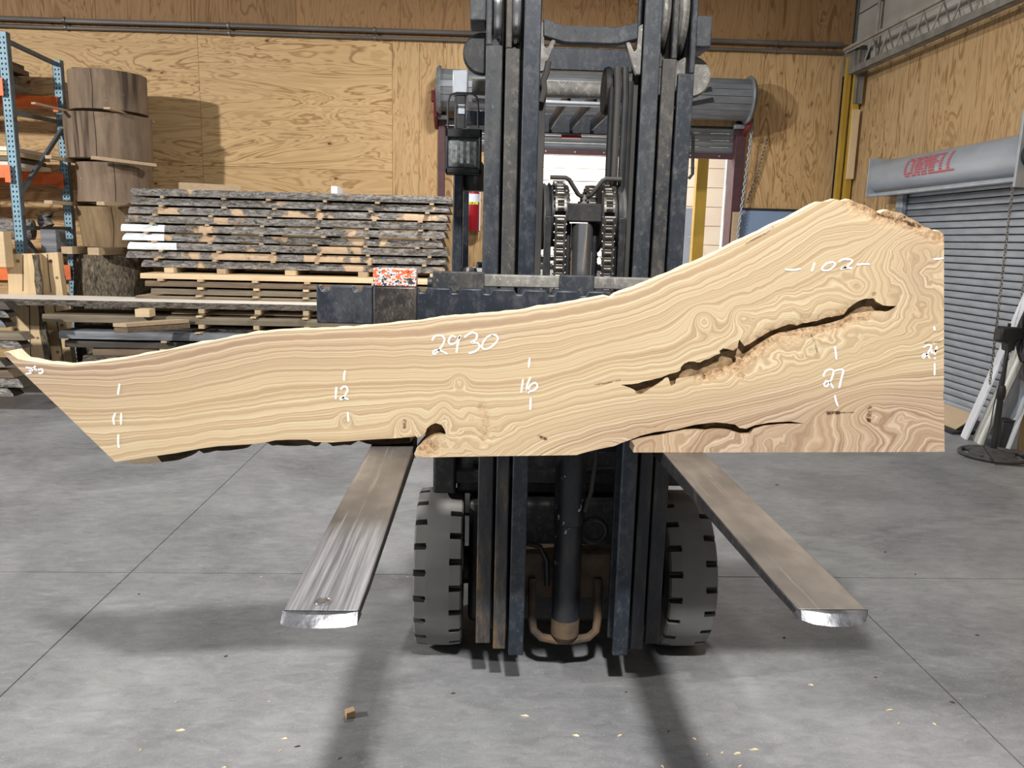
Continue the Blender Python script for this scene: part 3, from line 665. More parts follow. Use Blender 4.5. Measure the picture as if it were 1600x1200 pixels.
for ch, off in (('A', -0.30), ('B', -0.02), ('C', 0.28)):
    st = {'A': [(0, 0, .5, 1), (.5, 1, 1, 0), (.25, .4, .75, .4)], 'B': [(0, 0, 0, 1), (0, 1, .8, .8), (.8, .8, 0, .5), (0, .5, .9, .25), (.9, .25, 0, 0)], 'C': [(1, .9, .3, 1), (.3, 1, 0, .5), (0, .5, .3, 0), (.3, 0, 1, .1)]}[ch]
    for u0, v0, u1, v1 in st:
        pp = []
        for u_, v_ in ((u0, v0), (u1, v1)):
            q = off+u_*0.22; pp.append(Vector((cx+0.093*math.sin(q), 9.926-0.093*math.cos(q), 2.041+v_*0.019)))
        m.bar(pp[0], pp[1], 0.004, 0.001, (0, 1, 0))
m.build('label_lettering', 'tape', e)
m = MB(); m.add([(cx+0.079, 9.926-0.03, 1.905), (cx+0.072, 9.926-0.045, 1.905), (cx+0.05, 9.926-0.066, 1.885), (cx+0.079, 9.926-0.03, 1.865), (cx+0.072, 9.926-0.045, 1.865)], [(0, 2, 3)]); m.build('arrow_mark', 'label_blue', e, fix=False)
m = MB(); m.box((cx-0.104, 10.018, 1.72), (cx+0.104, 10.0295, 2.2)); m.build('back_plate', 'white', e, 0.003)
# ================================================================== FORKLIFT
XC = 0.339
fk = empty('forklift', (XC, 3.6, 0), 'dark worn forklift facing the camera with raised forks under the big slab', 'forklift')
# --- mast rails: C-channels, three nested per side
def rail(name, s, hi_, ho, yf, zb, ztop, mt, low_mt, pocket=None, depth=0.13):
    """s=-1 left,+1 right; hi_/ho inner/outer half distance from the mast centre"""
    x0, x1 = sorted((XC+s*hi_, XC+s*ho)); web = 0.014
    def part(z0, z1, nm, mt, par, xa=x0, xb=x1):
        m = MB()
        m.box((xa, yf, z0), (xb, yf+0.022, z1))                      # front flange
        wx0, wx1 = ((x0, x0+web) if s < 0 else (x1-web, x1))
        m.box((wx0, yf+0.022, z0), (wx1, yf+depth, z1)); bx = 0.014 if name.startswith('middle') else 0.0; m.box((x0-bx, yf+depth+(0.022 if bx else 0), z0), (x1+bx, yf+depth+(0.042 if bx else 0.02), z1)); (m.box((x0, yf+depth, z0), (x1, yf+depth+0.022, z1)) if bx else None)
        return m.build(nm, mt, par, 0.004, origin=((x0+x1)/2, yf, z0))
    zs = 1.02
    top = pocket if pocket else ztop
    r = part(zs, top, name, mt, fk)
    part(zb, zs, 'lower_section', low_mt, r)
    if pocket:
        xa, xb = (x0, x0+0.019) if s < 0 else (x1-0.019, x1)
        part(pocket, ztop, 'upper_section', mt, r, xa, xb)
    return r
rails = {}
for s in (-1, 1):
    rail('outer_mast_rail', s, 0.283, 0.336, 2.645, 0.175, 2.62, 'mast', 'rustmast', 2.225 if s < 0 else 2.16)
    rail('middle_mast_rail', s, 0.228, 0.273, 2.632, 0.16, 2.62, 'mast_dusty', 'rustmast', 2.215 if s < 0 else 2.20)
    rail('inner_mast_rail', s, 0.163, 0.217, 2.62, 0.142, 2.62, 'navy' if s < 0 else 'mast', 'navy')
    for hx, z in ((0.3058, 2.36), (0.2455, 2.37)):                    # chain sheaves in the rail heads
        m = MB(); x = XC+s*(hx if True else 0)-s*0.006
        m.lathe([(0.03, -0.017), (0.125, -0.017), (0.135, -0.012), (0.122, -0.005), (0.122, 0.005), (0.135, 0.012), (0.125, 0.017), (0.03, 0.017)], (x, 2.80, z), 'x', 40)
        m.build('mast_sheave', 'chrome' if s < 0 else 'dusty', fk)
    # outer head blocks and discs
    m = MB(); x = XC+s*0.362
    zb_ = 2.30 if s < 0 else 2.245
    m.box((x-0.026, 2.66, zb_), (x+0.026, 2.80, zb_+0.095)); m.build('head_block', 'mast', fk, 0.005)
    m = MB(); m.lathe([(0, -0.012), (0.06, -0.012), (0.066, -0.004), (0.066, 0.012), (0, 0.012)], (XC+s*0.345, 2.73, 2.215 if s < 0 else 2.165), 'y', 28, close=False)
    m.build('head_disc', 'black' if s < 0 else 'dusty', fk)
# cross members between the rails
m = MB(); pts = []
def crossbar(z, dz, y0, y1, xa, xb, sag=0.0, n=14):
    m = MB(); f = lambda u: -sag*min(1, min(u, 1-u)/0.22)
    lo = [(xa+(xb-xa)*i/n, z+f(i/n)) for i in range(n+1)]
    m.prism(lo+[(x, q+dz) for x, q in reversed(lo)], 'y', y0, y1); return m
crossbar(2.262, 0.052, 2.66, 2.70, XC-0.155, XC+0.15, 0.018).build('upper_cross_beam', 'mast', fk, 0.004)
crossbar(2.20, 0.075, 2.86, 2.90, XC-0.2, XC+0.2).build('rear_cross_beam', 'navy', fk, 0.004)
for s in (-1, 1):
    m = MB(); m.prism([(XC+s*0.165, 2.155), (XC+s*0.150, 2.155), (XC+s*0.108, 2.262), (XC+s*0.118, 2.268), (XC+s*0.140, 2.225), (XC+s*0.150, 2.232), (XC+s*0.150, 2.30), (XC+s*0.165, 2.31)], 'y', 2.665, 2.69); m.build('gusset', 'dusty', fk, 0.003)
# lower cross member and chassis front
m = MB(); m.box((XC-0.33, 2.80, 0.28), (XC+0.33, 2.90, 0.46)); m.build('lower_cross_beam', 'rustbrown', fk, 0.006)
m = MB(); m.box((XC-0.33, 2.79, 0.86), (XC+0.33, 2.86, 0.96)); m.build('middle_cross_beam', 'black', fk, 0.006)
# --- main lift cylinder with cradle
m = MB(); m.lathe([(0.0, 0.135), (0.03, 0.14), (0.052, 0.165), (0.052, 0.60), (0.057, 0.605), (0.057, 1.02), (0.052, 1.03), (0.052, 1.46), (0.0, 1.46)], (XC+0.0, 2.75, 0), 'z', 32, close=False)
lc = m.build('lift_cylinder', 'cylinder', fk)
m = MB(); m.lathe([(0.0, 0.132), (0.032, 0.137), (0.0535, 0.163), (0.0535, 0.225), (0.0522, 0.228)], (XC, 2.75, 0), 'z', 32, close=False); m.build('dusty_foot', 'rustbrown', lc)
m = MB(); m.lathe([(0.037, 1.44), (0.037, 1.68)], (XC, 2.70, 0), 'z', 32); m.build('chrome_rod', 'chrome', lc)
for s in (-1, 1):
    m = MB(); m.tube([(XC+s*0.125, 2.80, 0.36), (XC+s*0.125, 2.76, 0.22), (XC+s*0.118, 2.745, 0.175), (XC+s*0.09, 2.74, 0.15), (XC+s*0.03, 2.74, 0.138), (XC, 2.74, 0.138)], 0.016, 10); m.build('cylinder_cradle', 'rustbrown', fk)
for s in (-1, 1):
    m = MB(); m.cyl((XC+s*0.045, 2.72, 1.40), (XC+s*0.045, 2.72, 1.68), 0.010, n=12); m.build('side_tube', 'black', fk)
# crosshead, sheaves, chains and chain guard
m = MB(); m.box((XC-0.063, 2.66, 1.685), (XC+0.062, 2.76, 1.745)); ch = m.build('crosshead', 'black', fk, 0.004)
m = MB(); m.cyl((XC, 2.70, 1.742), (XC, 2.70, 1.775), 0.013, n=6); m.cyl((XC, 2.70, 1.742), (XC, 2.70, 1.752), 0.019, n=16); m.build('bolt', 'dusty', ch)
zg = 1.825
for s in (-1, 1):
    m = MB(); m.tube([(XC+s*0.118, 2.655, zg), (XC+s*0.066, 2.655, zg), (XC+s*0.055, 2.655, zg-0.006), (XC+s*0.022, 2.665, zg-0.052), (XC+s*0.008, 2.675, zg-0.058)], 0.0075, 10); m.build('chain_guard', 'hose_dusty', fk)
    m = MB(); m.lathe([(0.02, -0.032), (0.108, -0.032), (0.115, -0.027), (0.108, -0.022), (0.10, -0.020), (0.10, 0.018), (0.112, 0.022), (0.112, 0.028), (0.02, 0.028)], (XC+s*0.088, 2.735, 1.70), 'x', 40); m.build('chain_sheave', 'black', fk)
    m = MB(); m.lathe([(0.03, -0.014), (0.108, -0.014), (0.112, -0.008), (0.104, 0.0), (0.112, 0.008), (0.108, 0.014), (0.03, 0.014)], (XC+s*0.123, 2.735, 1.70), 'x', 40); m.build('hose_sheave', 'greyplastic', fk)
    m = MB(); m.box((XC+s*0.123-0.012, 2.62, 1.30), (XC+s*0.123+0.012, 2.635, 1.70)); m.build('hose_strap', 'black', fk, 0.003)
# chain links (one mesh, many link parts)
m2 = MB()
for dx in (-0.0145, 0.0145):
    m2.prism([(-0.010, -0.013), (0.010, -0.013), (0.0115, 0.0), (0.010, 0.013), (-0.010, 0.013), (-0.0115, 0.0)], 'x', dx-0.0035, dx+0.0035)
m2.cyl((-0.011, 0, 0.0), (0.011, 0, 0.0), 0.0122, n=12)
m2.cyl((-0.0215, 0, 0.013), (0.0215, 0, 0.013), 0.0048, n=8, m=1)
def chain_column(xc, y, label=None):
    e = empty('lift_chain', (xc, y, 1.31)); e.parent = fk; e.location = Vector((xc, y, 1.31))-ORG[fk.name]
    pos = [((xc, y, 1.32+k*0.0262), 0) for k in range(15)]
    R_ = 0.108; zc = 1.70; yc = y+R_
    for k in range(1, 10):
        a = k*0.245; pos.append(((xc, yc-R_*math.cos(a), zc+R_*math.sin(a)), a))
    proto = None
    for p, a in pos:
        if proto is None:
            proto = MB(); proto.v = [v.copy() for v in m2.v]; proto.f = m2.f; proto.mi = m2.mi
            me_o = proto.build('chain_link', ['chain', 'pin'], e, smooth=30, origin=(0, 0, 0)); c = me_o; proto = me_o
        else:
            c = proto.copy(); COL.objects.link(c); c.parent = e
        c.location = Vector(p)-ORG[e.name]; c.rotation_euler = (-a, 0, 0)
for x, y in ((XC-0.082, 2.628), (XC+0.078, 2.628), (XC+0.050, 2.80), (XC-0.052, 2.80)): chain_column(x, y)
# hoses on the right of the mast opening and left cover strip
def hose(pts, r, mt='hose', nm='hose'):
    m = MB(); m.tube(pts, r, 10); return m.build(nm, mt, fk)
m = MB(); m.lathe([(0.015, -0.012), (0.075, -0.012), (0.08, 0), (0.075, 0.012), (0.015, 0.012)], (XC+0.075, 2.78, 2.12), 'x', 36); m.build('hose_pulley', 'black', fk)
hose([(XC+0.080, 2.70, 2.12), (XC+0.080, 2.70, 1.72)], 0.011, 'hose')
hose([(XC+0.092, 2.69, 2.18), (XC+0.096, 2.68, 2.10), (XC+0.096, 2.68, 1.36)], 0.012, 'hose_dusty')
hose([(XC+0.118, 2.69, 2.18), (XC+0.122, 2.68, 2.08), (XC+0.118, 2.68, 1.36)], 0.012, 'hose')
hose([(XC+0.140, 2.70, 2.14), (XC+0.140, 2.70, 1.36)], 0.011, 'hose')
m = MB(); m.box((XC+0.148, 2.70, 1.1), (XC+0.166, 2.72, 2.2)); m.build('rail_strip', 'hose_dusty', fk, 0.003)
m = MB(); m.box((XC-0.166, 2.68, 1.1), (XC-0.138, 2.70, 2.14)); m.build('rail_strip', 'hose_dusty', fk, 0.003)
m = MB(); m.tube([(XC-0.135, 2.66, 2.185), (XC-0.140, 2.66, 2.15), (XC-0.150, 2.66, 2.125), (XC-0.146, 2.66, 2.10), (XC-0.155, 2.66, 2.06)], 0.010, 8); m.build('wire_bundle', 'hose_dusty', fk)
hose([(XC+0.075, 2.70, 1.0), (XC+0.080, 2.69, 0.86), (XC+0.068, 2.69, 0.74), (XC+0.052, 2.71, 0.66)], 0.008, 'hose_dusty')
hose([(XC-0.15, 2.80, 0.50), (XC-0.10, 2.79, 0.49), (XC-0.075, 2.78, 0.44), (XC-0.07, 2.78, 0.34)], 0.010, 'hose')
m = MB(); m.ring((XC+0.10, 2.78, 0.56), 0.045, 0.011, 'y', 28, 8); m.build('tie_down_ring', 'black', fk)
# right handle loop on the mast edge
m = MB(); p = [PY(1080, 205, 2.75), PY(1083, 212, 2.75), PY(1082, 272, 2.75), PY(1076, 279, 2.75)]; m.tube(p, 0.006, 6); m.build('side_hook', 'black', fk)
# --- carriage
m = MB(); poly = [(-0.474, 1.368), (0.96, 1.368), (0.96, 1.478)]
for xn in np.arange(0.86, -0.45, -0.0935):
    poly += [(xn+0.014, 1.478), (xn+0.008, 1.464), (xn-0.008, 1.464), (xn-0.014, 1.478)]
poly += [(-0.474, 1.478)]
m.prism(poly, 'y', 2.30, 2.345); m.build('upper_carriage_bar', 'navy', fk, 0.004)
m = MB(); m.box((-0.45, 2.30, 1.09), (0.94, 2.345, 1.19)); m.build('lower_carriage_bar', 'navy', fk, 0.004)
for x in (-0.1, 0.24, 0.44, 0.75):
    m = MB(); m.box((x-0.03, 2.345, 1.09), (x+0.03, 2.39, 1.47)); m.build('carriage_upright', 'black', fk, 0.004)
m = MB(); m.box((-0.13, 2.40, 1.478), (0.93, 2.45, 1.515)); m.build('carriage_rear_beam', 'dusty', fk, 0.004)
def pxbox(x0, y0, x1, y1, Y, d):
    a = PY(x0, y0, Y); b = PY(x1, y1, Y); return (a.x, Y, b.z), (b.x, Y+d, a.z)
m = MB(); m.box(*pxbox(676, 424, 757, 457, 2.35, 0.05)); m.cyl((PY(676, 443, 2.35).x-0.016, 2.372, PY(676, 443, 2.35).z), (PY(676, 443, 2.35).x, 2.372, PY(676, 443, 2.35).z), 0.018, n=12); m.build('hook_plate', 'mast_dusty', fk, 0.003)
m = MB(); m.box(*pxbox(876, 430, 928, 462, 2.36, 0.04)); m.build('hook_plate', 'mast', fk, 0.003)
m = MB(); m.box((XC+0.20, 2.36, 1.47), (XC+0.33, 2.40, 1.53)); m.build('hook_plate', 'mast', fk, 0.003)
m = MB(); 
# --- forks
ZF = 1.038
def fork(xc, wd, ytip, hole, round_tip):
    x0, x1 = xc-wd/2, xc+wd/2; yb = 2.247; th0, th1 = 0.045, 0.016
    e = empty('fork', (xc, yb, ZF)); e.parent = fk; e.location = Vector((xc, yb, ZF))-ORG[fk.name]
    m = MB(); m.box((x0, yb, ZF-0.045), (x1, yb+0.05, 1.482)); m.box((x0+0.005, yb+0.05, 1.36), (x1-0.005, yb+0.06, 1.49)); m.build('fork_shank', 'shank', e, 0.005)
    m = MB(); m.box((x0, yb, 1.4825), (x1, yb+0.05, 1.533)); m.build('painted_shank_top', 'patch', e, 0.004)
    # blade outline seen from above
    L = yb-ytip; out = [(x1, yb+0.03)]
    if round_tip: tip = [(x1, ytip+0.045), (x1-0.006, ytip+0.022), (x1-0.02, ytip+0.008), (x1-0.045, ytip), (x0+0.045, ytip), (x0+0.02, ytip+0.008), (x0+0.006, ytip+0.022), (x0, ytip+0.045)]
    else: tip = [(x1, ytip+0.05), (x1-0.002, ytip+0.012), (x1-0.02, ytip+0.004), (x1-0.05, ytip), (x0+0.04, ytip), (x0+0.012, ytip+0.006), (x0+0.001, ytip+0.014), (x0, ytip+0.05)]
    N = 8
    def blade(yfar, ynear_poly, nm, mt, inset=0.0, hole=False):
        pass
    # main blade: to 30 mm from the tip
    yt = ytip+0.030
    m = MB(); n = 10; vs = []
    for i in range(n+1):
        y = yb+0.03+(yt-yb-0.03)*i/n; th = th0+(th1-th0)*max(0, (yb-y)/L); xa = x0; xb = x1
        if i == n: xa += 0.002; xb -= 0.002
        vs += [(xa, y, ZF), (xb, y, ZF), (xb, y, ZF-th), (xa, y, ZF-th)]
    fs = [(i*4+j, i*4+(j+1) % 4, i*4+4+(j+1) % 4, i*4+4+j) for i in range(n) for j in range(4)]+[(0, 1, 2, 3), (n*4+3, n*4+2, n*4+1, n*4)]
    m.add(vs, fs); m.mi = [1 if (q < 4*n and q % 4 in (1, 3)) else 0 for q in range(len(fs))]; bl = m.build('fork_blade', ['fork_polished' if hole else 'fork', 'black'], e, 0.004)
    # worn bright nose, sloping down to the edge
    k = len(tip); m = MB(); ring_t = []; ring_b = []
    back = [(x1-0.002, yt), (x0+0.002, yt)]
    cx = xc
    for (x, y) in tip: ring_b.append((x, y, ZF-0.015))
    top = []
    for (x, y) in tip:
        ty = max(y+0.02, yt) if False else y+0.017
        top.append((cx+(x-cx)*0.985, min(ty, yt) if not round_tip else min(ty, yt+0.0), ZF-0.001))
    vs = ring_b+top+[(back[0][0], yt, ZF), (back[1][0], yt, ZF), (back[0][0], yt, ZF-0.016), (back[1][0], yt, ZF-0.016)]
    fs = [(i, i+1, k+i+1, k+i) for i in range(k-1)]
    fs += [tuple([2*k]+[k+i for i in range(k)]+[2*k+1]), tuple([2*k+2]+list(range(k))+[2*k+3])[::-1], (2*k+2, 2*k, k, 0)[::-1], (2*k+1, 2*k+3, k-1, 2*k-1)[::-1], (2*k, 2*k+1, 2*k+3, 2*k+2)]
    m.add(vs, fs); m.build('fork_nose', 'fork_tip', e, smooth=25)
    if hole:
        hp = PZ(505, 940, ZF); m = MB(); m.lathe([(0.0, -0.002), (0.0115, -0.002), (0.0115, 0.0006), (0.0, 0.0006)], (hp.x, hp.y, ZF), 'z', 24, close=False); m.build('hole_plug', 'shank', e)
        m = MB(); m.ring((hp.x, hp.y, ZF+0.0004), 0.0125, 0.0016, 'z', 28, 6); m.build('hole_rim', 'fork_tip', e)
fork(-0.243, 0.122, 1.137, True, False)
fork(0.585, 0.120, 1.150, False, True)
# --- wheels with lug tyres
def tyre(xa, xb):
    yc, R_, n, per = 3.03, 0.312, 240, 12; xc = (xa+xb)/2; hw = (xb-xa)/2
    prof = [(-hw*0.92, 0.60), (-hw, 0.80), (-hw, 0.95), (-hw*0.93, 0.985), (-hw*0.50, 0.998), (-hw*0.47, 0.999), (hw*0.47, 0.999), (hw*0.50, 0.998), (hw*0.93, 0.985), (hw, 0.95), (hw, 0.80), (hw*0.92, 0.60)]
    m = MB(); vs = []; k = len(prof)
    cut = lambda i, j: (i in (2, 3, 4) and j % per in (0, 1)) or (i in (7, 8, 9) and (j+5) % per in (0, 1))
    for j in range(n):
        a = 2*PI*j/n
        for i, (x, r) in enumerate(prof):
            rr = min(r*R_, R_*0.93) if cut(i, j) else r*R_
            vs.append((xc+x, yc+rr*math.cos(a), 0.314+rr*math.sin(a)))
    for j in range(n):
        for i in range(k-1):
            j2 = (j+1) % n; m_ = 1 if sum(cut(i_, j_) for i_ in (i, i+1) for j_ in (j, j2)) >= 2 else 0
            m.f.append((j*k+i, j2*k+i, j2*k+i+1, j*k+i+1)); m.mi.append(m_)
    m.v = [Vector(p) for p in vs]; return m, xc, yc
for s, xa, xb in ((-1, -0.232, -0.052), (1, 0.725, 0.909)):
    e = empty('drive_wheel', ((xa+xb)/2, 3.03, 0.0)); e.parent = fk; e.location = ORG[e.name]-ORG[fk.name]
    m, xc, yc = tyre(xa, xb); m.build('tyre', ['rubber', 'hose'], e, smooth=28)
    m = MB(); m.lathe([(0.0, -0.05), (0.12, -0.05), (0.19, 0.0), (0.19, 0.06), (0.0, 0.06)], (xc, yc, 0.314), 'x', 32, close=False); m.build('rim', 'black', e)
for s, xa, xb in ((-1, -0.13, 0.0), (1, 0.68, 0.80)):
    e = empty('steer_wheel', ((xa+xb)/2, 4.55, 0)); e.parent = fk; e.location = ORG[e.name]-ORG[fk.name]
    m = MB(); m.lathe([(0.12, xa), (0.20, xa+0.005), (0.215, xa+0.02), (0.215, xb-0.02), (0.20, xb-0.005), (0.12, xb)], (0, 4.55, 0.217), 'x', 40); m.build('tyre', 'rubber', e)
    m = MB(); m.cyl((xa+0.02, 4.55, 0.217), (xb-0.02, 4.55, 0.217), 0.125, n=24); m.build('rim', 'black', e)
m = MB(); m.cyl((-0.05, 3.03, 0.314), (0.73, 3.03, 0.314), 0.075, n=20); m.build('drive_axle', 'black', fk)
# --- chassis, cowl, hood, counterweight, seat
m = MB(); m.box((-0.03, 2.93, 0.11), (0.71, 4.3, 0.62)); m.build('chassis', 'black', fk, 0.02)
m = MB(); m.box(*pxbox(677, 712, 712, 772, 2.93, 0.55)); m.box((-0.17, 2.95, 0.68), (0.85, 3.45, 0.74)); m.build('fender', 'black', fk, 0.01)
m = MB(); m.prism([(3.0, 0.62), (3.0, 0.9), (3.12, 1.38), (3.30, 1.50), (3.46, 1.50), (3.46, 0.62)], 'x', XC-0.42, XC+0.42); m.build('cowl', 'black', fk, 0.02)
m = MB(); m.prism([(3.75, 0.62), (3.75, 1.02), (3.85, 1.08), (4.55, 1.08), (4.55, 0.62)], 'x', XC-0.40, XC+0.40); m.build('engine_hood', 'navy', fk, 0.02)
m = MB(); m.prism([(4.5, 0.25), (4.5, 1.1), (4.95, 1.12), (5.15, 0.95), (5.2, 0.45), (5.05, 0.25)], 'x', XC-0.47, XC+0.47); m.build('counterweight', 'navy', fk, 0.04)
m = MB(); m.box((XC-0.24, 3.85, 1.085), (XC+0.24, 4.30, 1.18)); m.hexa([(XC-0.22, 4.22, 1.16), (XC+0.22, 4.22, 1.16), (XC+0.22, 4.32, 1.16), (XC-0.22, 4.32, 1.16), (XC-0.2, 4.36, 1.46), (XC+0.2, 4.36, 1.46), (XC+0.2, 4.43, 1.46), (XC-0.2, 4.43, 1.46)]); m.build('seat', 'hose', fk, 0.02)
m = MB(); R3 = 0.17; cc = Vector((XC-0.07, 3.62, 1.54))
pp = [cc+Vector((R3*math.cos(q), R3*math.sin(q)*0.8, R3*math.sin(q)*0.42)) for q in np.linspace(0, 2*PI, 30)]
m.tube(pp, 0.013, 8); m.tube([cc, cc+Vector((0, -0.16, -0.22))], 0.02, 8); m.tube([cc+Vector((-R3, 0, 0)), cc+Vector((R3, 0, 0))], 0.01, 6); m.build('steering_wheel', 'black', fk)
m = MB(); m.box((XC-0.36, 3.38, 1.47), (XC+0.34, 3.47, 1.525)); m.build('instrument_panel', 'black', fk, 0.01)
# --- overhead guard
gx0, gx1 = -0.10, 0.78; gz = 2.235
def gbar(nm, p0, p1, w_, h_, mt, up=(0, 0, 1)):
    m = MB(); m.bar(p0, p1, w_, h_, up); return m.build(nm, mt, fk, 0.006)
m = MB(); m.tube([(gx0+0.05, 3.40, gz), (gx1-0.05, 3.40, gz)], 0.034, 14); m.build('guard_front_bar', 'dusty', fk)
gbar('guard_front_flat', (gx0+0.05, 3.42, gz-0.052), (gx1-0.05, 3.42, gz-0.052), 0.05, 0.016, 'galv')
gbar('guard_rear_bar', (gx0+0.02, 4.40, gz), (gx1-0.02, 4.40, gz), 0.07, 0.10, 'navy')
for x in (gx0, gx1): gbar('guard_side_rail', (x, 3.36, gz), (x, 4.44, gz), 0.05, 0.085, 'galv')
for k in range(7):
    x = gx0+0.125+k*0.11
    gbar('guard_slat', (x, 3.43, gz-0.01), (x, 4.37, gz-0.005), 0.014, 0.062, 'navy')
m = MB(); a = PY(728, 118, 3.36); m.box((gx0-0.028, 3.33, gz-0.045), (gx0+0.035, 3.40, gz+0.05)); m.build('guard_corner', 'galv', fk, 0.006)
m = MB(); m.box((gx1-0.035, 3.33, gz-0.045), (gx1+0.028, 3.40, gz+0.05)); m.build('guard_corner', 'galv', fk, 0.006)
for x in (gx0, gx1):
    m = MB(); m.hexa([(x-0.028, 3.37, 0.74), (x+0.020, 3.37, 0.74), (x+0.02, 3.43, 0.74), (x-0.028, 3.43, 0.74), (x-0.020, 3.37, gz-0.04), (x+0.020, 3.37, gz-0.04), (x+0.02, 3.43, gz-0.04), (x-0.02, 3.43, gz-0.04)]); m.build('guard_front_post', 'navy', fk, 0.006)
    m = MB(); m.hexa([(x-0.025, 4.70, 1.0), (x+0.025, 4.70, 1.0), (x+0.025, 4.76, 1.0), (x-0.025, 4.76, 1.0), (x-0.025, 4.38, gz-0.03), (x+0.025, 4.38, gz-0.03), (x+0.025, 4.44, gz-0.03), (x-0.025, 4.44, gz-0.03)]); m.build('guard_rear_post', 'navy', fk, 0.006)
m = MB(); m.box((0.42, 4.40, gz-0.066), (0.53, 4.44, gz-0.052)); m.build('rear_lamp', 'tailred', fk, 0.005)
# --- head lamp on the left guard post
e = empty('head_lamp', (-0.08, 3.25, 1.88)); e.parent = fk; e.location = ORG[e.name]-ORG[fk.name]
(a, b) = pxbox(696, 200, 752, 272, 3.24, 0.1)
m = MB(); fr = 0.012
m.box((a[0], 3.24, a[2]), (b[0], 3.34, a[2]+0.022)); m.box((a[0], 3.24, b[2]-0.034), (b[0], 3.34, b[2])); m.box((a[0], 3.24, a[2]), (a[0]+fr, 3.34, b[2])); m.box((b[0]-fr, 3.24, a[2]), (b[0], 3.34, b[2])); m.box((a[0], 3.30, a[2]), (b[0], 3.34, b[2]))
m.build('lamp_housing', 'black', e, 0.004)
(a, b) = pxbox(699, 215, 748, 260, 3.25, 0.06)
m = MB(); xa, xb, za, zb2 = a[0], b[0], a[2], b[2]; nx_, nz2 = 10, 9; vs = []
for j in range(nz2+1):
    for i in range(nx_+1):
        u, v = i/nx_, j/nz2; x = xa+(xb-xa)*u; z = za+(zb2-za)*v; dd = 0.012*(1-abs(2*u-1)**4)*(1-abs(2*v-1)**4)
        vs.append((x, 3.262-dd-(0.0025 if (i % 2) else 0)*(0 < j < nz2), z))
m.add(vs, [(j*(nx_+1)+i, j*(nx_+1)+i+1, (j+1)*(nx_+1)+i+1, (j+1)*(nx_+1)+i) for j in range(nz2) for i in range(nx_)])
m.build('lamp_lens', 'lens', e, smooth=20, fix=False)
m = MB(); m.box((xa-0.004, 3.256, za-0.006), (xb+0.004, 3.275, za)); m.box((xa-0.004, 3.256, zb2), (xb+0.004, 3.275, zb2+0.006)); m.box((xa-0.006, 3.256, za-0.006), (xa, 3.275, zb2+0.006)); m.box((xb, 3.256, za-0.006), (xb+0.006, 3.275, zb2+0.006)); m.build('lens_rim', 'greyplastic', e, 0.002)
m = MB(); p = [PY(x, y, 3.27) for x, y in ((700, 200), (700, 160), (704, 148), (714, 145), (738, 146), (745, 152), (747, 165), (747, 200))]; m.tube(p, 0.0045, 6); m.build('lamp_guard_wire', 'black', e)
m = MB(); (a, b) = pxbox(713, 140, 727, 202, 3.34, 0.03); m.box(a, b); m.build('lamp_bracket', 'black', fk, 0.004)
(a, b) = pxbox(716, 163, 726, 178, 3.335, 0.006); m = MB(); m.box(a, b); m.build('bracket_plate', 'galv', fk)
(a, b) = pxbox(728, 172, 762, 196, 3.5, 0.05); m = MB(); m.box(a, b); m.build('guard_stub', 'navy', fk, 0.004)
m = MB(); c = PY(742, 276, 3.44); m.lathe([(0.0, -0.06), (0.045, -0.06), (0.055, -0.03), (0.055, 0.02), (0.03, 0.06), (0.0, 0.06)], c, 'z', 24, close=False); m.build('horn', 'greyplastic', fk)
m = MB(); c = PY(739, 425, 2.9); m.lathe([(0.0, 0.02), (0.012, 0.015), (0.016, 0.0), (0.012, -0.015), (0.006, -0.02), (0.006, -0.12)], c, 'z', 16); m.build('lever_knob', 'black', fk)

# ================================================================== THE SLAB
YS = 2.145; TH = 0.065
def SP(x, y, Y=YS): return PY(x, y, Y)
top_px = [(5, 552), (7, 550), (13, 550), (28, 561), (50, 565), (72, 568), (110, 571), (150, 567), (200, 560), (250, 550), (300, 540), (350, 530), (400, 521), (440, 517), (500, 515), (560, 512), (600, 508), (650, 503), (700, 496), (750, 492), (800, 488), (850, 480), (880, 475), (920, 468), (945, 463), (955, 466), (961, 460), (1000, 447), (1030, 434), (1050, 426), (1063, 420), (1100, 405), (1150, 380), (1165, 373), (1190, 361), (1207, 352), (1222, 346), (1240, 337), (1260, 326), (1280, 315), (1292, 315), (1305, 311), (1316, 314), (1328, 311.5), (1337, 316), (1353, 321), (1366, 329), (1375, 333), (1381, 329), (1388, 328), (1398, 331), (1409, 333), (1420, 340), (1433, 346), (1443, 354), (1451, 356), (1460, 361), (1469, 361), (1474, 366), (1475, 372)]
right_px = [(1475, 440), (1475, 500), (1475, 560), (1475, 610), (1473, 617), (1475, 630), (1476, 706)]
bot1_px = [(1400, 706.3), (1300, 706.6), (1200, 706.8), (1100, 707), (1040, 707), (990, 707), (991, 701), (992, 697), (989, 692), (987, 688.5)]
crack2_low = [(997, 685.5), (1018, 681.5), (1030, 680), (1048, 675.5), (1070, 671.5), (1088, 671), (1105, 673), (1118, 671), (1130, 671), (1141, 673), (1149, 675.5), (1158, 678), (1172, 677.5), (1177, 670.5), (1195, 665), (1226, 662.5), (1257, 661.8)]
crack2_up = [(1235, 658.5), (1202, 660.3), (1180, 664.5), (1172, 667.5), (1166, 670), (1155, 668.5), (1149, 663.5), (1136, 661.5), (1118, 659.8), (1086, 663.5), (1055, 671.5), (1024, 675), (1002, 680.5), (985, 687)]
